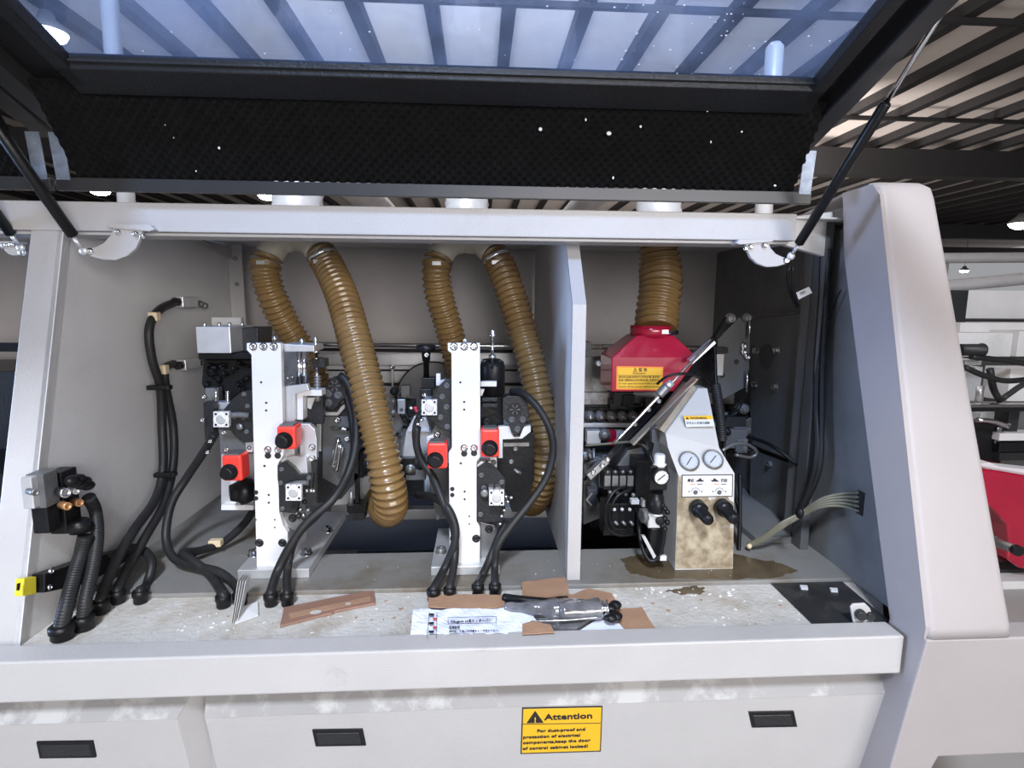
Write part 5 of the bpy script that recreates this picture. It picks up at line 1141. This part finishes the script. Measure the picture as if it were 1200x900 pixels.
# debris
deb = B(); rn = random.Random(11)
def chip(x, y, z, s): p = PZ(x, y, z); an = rn.uniform(0, 3); e = Vector((math.cos(an), math.sin(an), 0))*s; f = Vector((-e.y, e.x, 0))*rn.uniform(.2, .7); deb.prism([p+e, p+f, p-e*.8, p-f], (0, 0, .0015))
for i in range(150):
    x = rn.uniform(200, 960); y = rn.uniform(695, 742)
    if x < 260: y = rn.uniform(718, 748)
    chip(x, y, PANZ, rn.uniform(.001, .005))
for i in range(18): chip(rn.uniform(720, 860), rn.uniform(688, 700), PANZ, rn.uniform(.003, .010))
o = finish(deb, 'dust_chips', 'speck'); tag(o, 'scattered pale chips and dust on the pan floor', 'debris', kind='stuff')
deb = B()
for i in range(26): chip(rn.uniform(380, 860), rn.uniform(655, 680), FZ+.0002, rn.uniform(.0008, .002))
o = finish(deb, 'dust_chips', 'speck'); tag(o, 'fine pale chips on the grey floor strip around the upright feet', 'debris', kind='stuff')
deb = B()
for i in range(70): chip(rn.uniform(250, 960), rn.uniform(693, 740), PANZ, rn.uniform(.001, .006))
o = finish(deb, 'dark_crumbs', 'card'); tag(o, 'scattered brown crumbs on the dusty pan', 'debris', kind='stuff')

# ============================================================ neighbouring bay at far left
NB = root('neighbour_bay_unit', ('w', -1.6, 2.0, FZ)); tag(NB, 'dark machinery in the neighbouring bay at left edge, behind slanted post', 'machine unit')
finish(B().box((-2.15, 1.9, FZ), (-1.05, 2.3, PY(10, 435, 1.9).z)), 'bay_block', 'dark', NB, .004)
finish(B().box((-2.15, 2.0, PY(10, 402, 2.0).z-.03), (-1.03, 2.03, PY(10, 402, 2.0).z)), 'bay_rod', 'black', NB)
finish(B().box((-2.15, 1.6, FZ), (-1.2, 1.88, 1.1)), 'bay_block', 'black', NB, .004)

# ============================================================ machines behind at the right
FM = root('far_machine', ('w', 3.2, 3.6, 0)); tag(FM, 'cream machine with black pipes standing behind the slanted end cover', 'machine')
def fb(x0, y0, x1, y1, Y, t, m_, name, bev=.003): return finish(B().quadY(x0, y0, x1, y1, Y, t), name, m_, FM, bev)
fb(1128, 340, 1260, 374, 4.6, .4, 'bgwhite', 'cabinet_top'); fb(1126, 374, 1260, 378, 4.5, .4, 'dark', 'gap_strip'); fb(1126, 378, 1260, 390, 4.2, .3, 'bgwhite', 'ledge')
fb(1120, 390, 1195, 418, 4.0, .4, 'grey', 'cabinet_front'); fb(1195, 388, 1260, 418, 3.95, .4, 'bgwhite', 'cabinet_front')
fb(1115, 340, 1129, 395, 4.3, .3, 'dark', 'cabinet_side')
fb(1120, 418, 1260, 470, 4.2, .05, 'mgrey', 'inner_panel'); fb(1185, 432, 1260, 470, 3.6, .2, 'bgwhite', 'side_block')
fb(1132, 422, 1150, 428, 3.6, .2, 'alu', 'bar'); fb(1132, 430, 1147, 470, 3.7, .1, 'alu', 'plate')
finish(B().lathe((1132, 410, 3.5), (1, 0, 0), [(-.05, .04), (.10, .04), (.105, .045), (.115, .045), (.12, .03)], 20), 'motor', 'dark', FM)
finish(B().cyl((1147, 470, 3.4), (1149, 452, 3.4), .022), 'post', 'alu', FM)
for pts, r in (([(1130, 430, 3.2), (1150, 439, 3.2), (1175, 446, 3.2), (1200, 445, 3.2), (1230, 440, 3.2)], .017), ([(1160, 432, 3.3), (1164, 455, 3.3), (1172, 470, 3.3)], .02), ([(1174, 468, 3.1), (1185, 460, 3.1), (1200, 450, 3.1), (1225, 440, 3.1)], .016), ([(1138, 418, 3.5), (1172, 422, 3.5), (1230, 430, 3.5)], .02)):
    finish(B().tube(pts, r, 12, .03), 'black_pipe', 'rubber', FM)
fb(1130, 474, 1260, 477, 3.1, .04, 'chrome', 'guide_bar'); fb(1130, 478, 1260, 482, 3.1, .04, 'black', 'guide_bar')
fb(1140, 480, 1260, 555, 3.6, .1, 'mgrey', 'inner_panel'); fb(1150, 484, 1182, 500, 3.3, .1, 'alu', 'bracket'); fb(1184, 478, 1192, 508, 3.2, .1, 'dark', 'bracket')
fb(1140, 495, 1172, 548, 3.2, .1, 'black', 'side_plate')
for x, y in ((1170, 503), (1167, 518), (1169, 527)): finish(B().lathe((x, y, 3.19), (0, -1, 0), [(0, .016), (.01, .014)], 14), 'bolt', 'chrome', FM)
finish(B().tube([(1145, 492, 3.1), (1165, 494, 3.1), (1182, 499, 3.1)], .015, 12, .03), 'handle', 'chrome', FM)
for y, h, m_ in ((508, 8, 'bgwhite'), (519, 10, 'black'), (531, 8, 'dark')): fb(1172, y, 1260, y+h, 3.15, .1, m_, 'beam')
fb(1130, 636, 1260, 700, 3.3, .3, 'bgwhite', 'base_block')
fb(1130, 560, 1165, 640, 3.3, .2, 'bgwhite', 'side_block')
finish(B().plate([(1128, 545), (1160, 542), (1172, 547), (1260, 556), (1260, 570), (1175, 556), (1128, 552)], 2.9, .1), 'crumpled_cover', 'paperw', FM, .003)
RF = finish(B().plate([(1140, 549), (1165, 551), (1260, 567), (1260, 668), (1215, 670), (1195, 666), (1180, 655), (1183, 640), (1180, 615), (1165, 598), (1150, 585)], 2.8, .4), 'red_guard', 'hood', None, .01); tag(RF, 'dark red curved guard on machine beyond the end cover', 'guard')
HK = finish(B().lathe((1158, 632, 2.62), (1, -.6, -.3), [(0, .03), (.03, .03)], 16), 'grip_handle', 'mgrey', FM); finish(B().cyl((1160, 633, 2.6), (1190, 644, 2.35), .022), 'handle_bar', 'steel', HK); finish(B().cyl((1190, 644, 2.35), (1194, 646, 2.33), .026), 'handle_end', 'black', HK)
fb(1165, 668, 1260, 682, 2.9, .1, 'dark', 'base_rail'); fb(1165, 682, 1260, 700, 2.8, .3, 'bgwhite', 'base_rail')
fb(1100, 695, 1260, 900, 3.4, .4, 'grey', 'base_cabinet')
o = finish(B().plate([(1130, 900), (1150, 876), (1200, 872), (1260, 880), (1260, 910), (1130, 910)], 1.9, .3), 'floor_crate', 'black', None, .01)
bpy.data.objects.remove(o)

# ============================================================ lights
def area(name, loc, tgt, size, en, col, sy=None):
    ld = bpy.data.lights.new(name, 'AREA'); ld.energy = en; ld.color = col; ld.size = size
    if sy: ld.shape = 'RECTANGLE'; ld.size_y = sy
    o = bpy.data.objects.new(name, ld); COL.objects.link(o); o.location = loc; o.rotation_euler = (Vector(tgt)-Vector(loc)).to_track_quat('-Z', 'Y').to_euler(); return o
area('added_fill_front', (2.0, -4.8, 2.4), (-.2, 2.2, 1.4), 4.5, 400, (1, .965, .945), 2.4)  # added soft light behind the viewer, brightens the compartment
area('hall_light_high', (-.5, -3.2, 5.7), (.1, 1.3, .9), .8, 610, (.80, .88, 1))
ld = area('added_cool_fill_left', (-4.2, .75, 1.45), (1.0, 1.3, 1.3), 1.0, 13, (.42, .6, 1)); ld.data.spread = math.radians(45)  # added blue light, tints the left face of the end cover
area('hall_light_far', (5, 14, 3.0), (8, 22, 6.2), 6, 1300, (1, .94, .90))
area('added_ceiling_fill', (0, 6, 3.0), (0, 9, 6.2), 5, 800, (1, .97, .95))  # added upward light, brightens the ceiling beyond the pane
W = bpy.data.worlds.new('hall_ambience'); S.world = W; W.use_nodes = True
W.node_tree.nodes['Background'].inputs[0].default_value = (.95, .96, 1, 1); W.node_tree.nodes['Background'].inputs[1].default_value = .38
S.view_settings.view_transform = 'Standard'; S.view_settings.look = 'None'; S.view_settings.gamma = 1; S.view_settings.exposure = -0.13; S.view_settings.use_curve_mapping = False
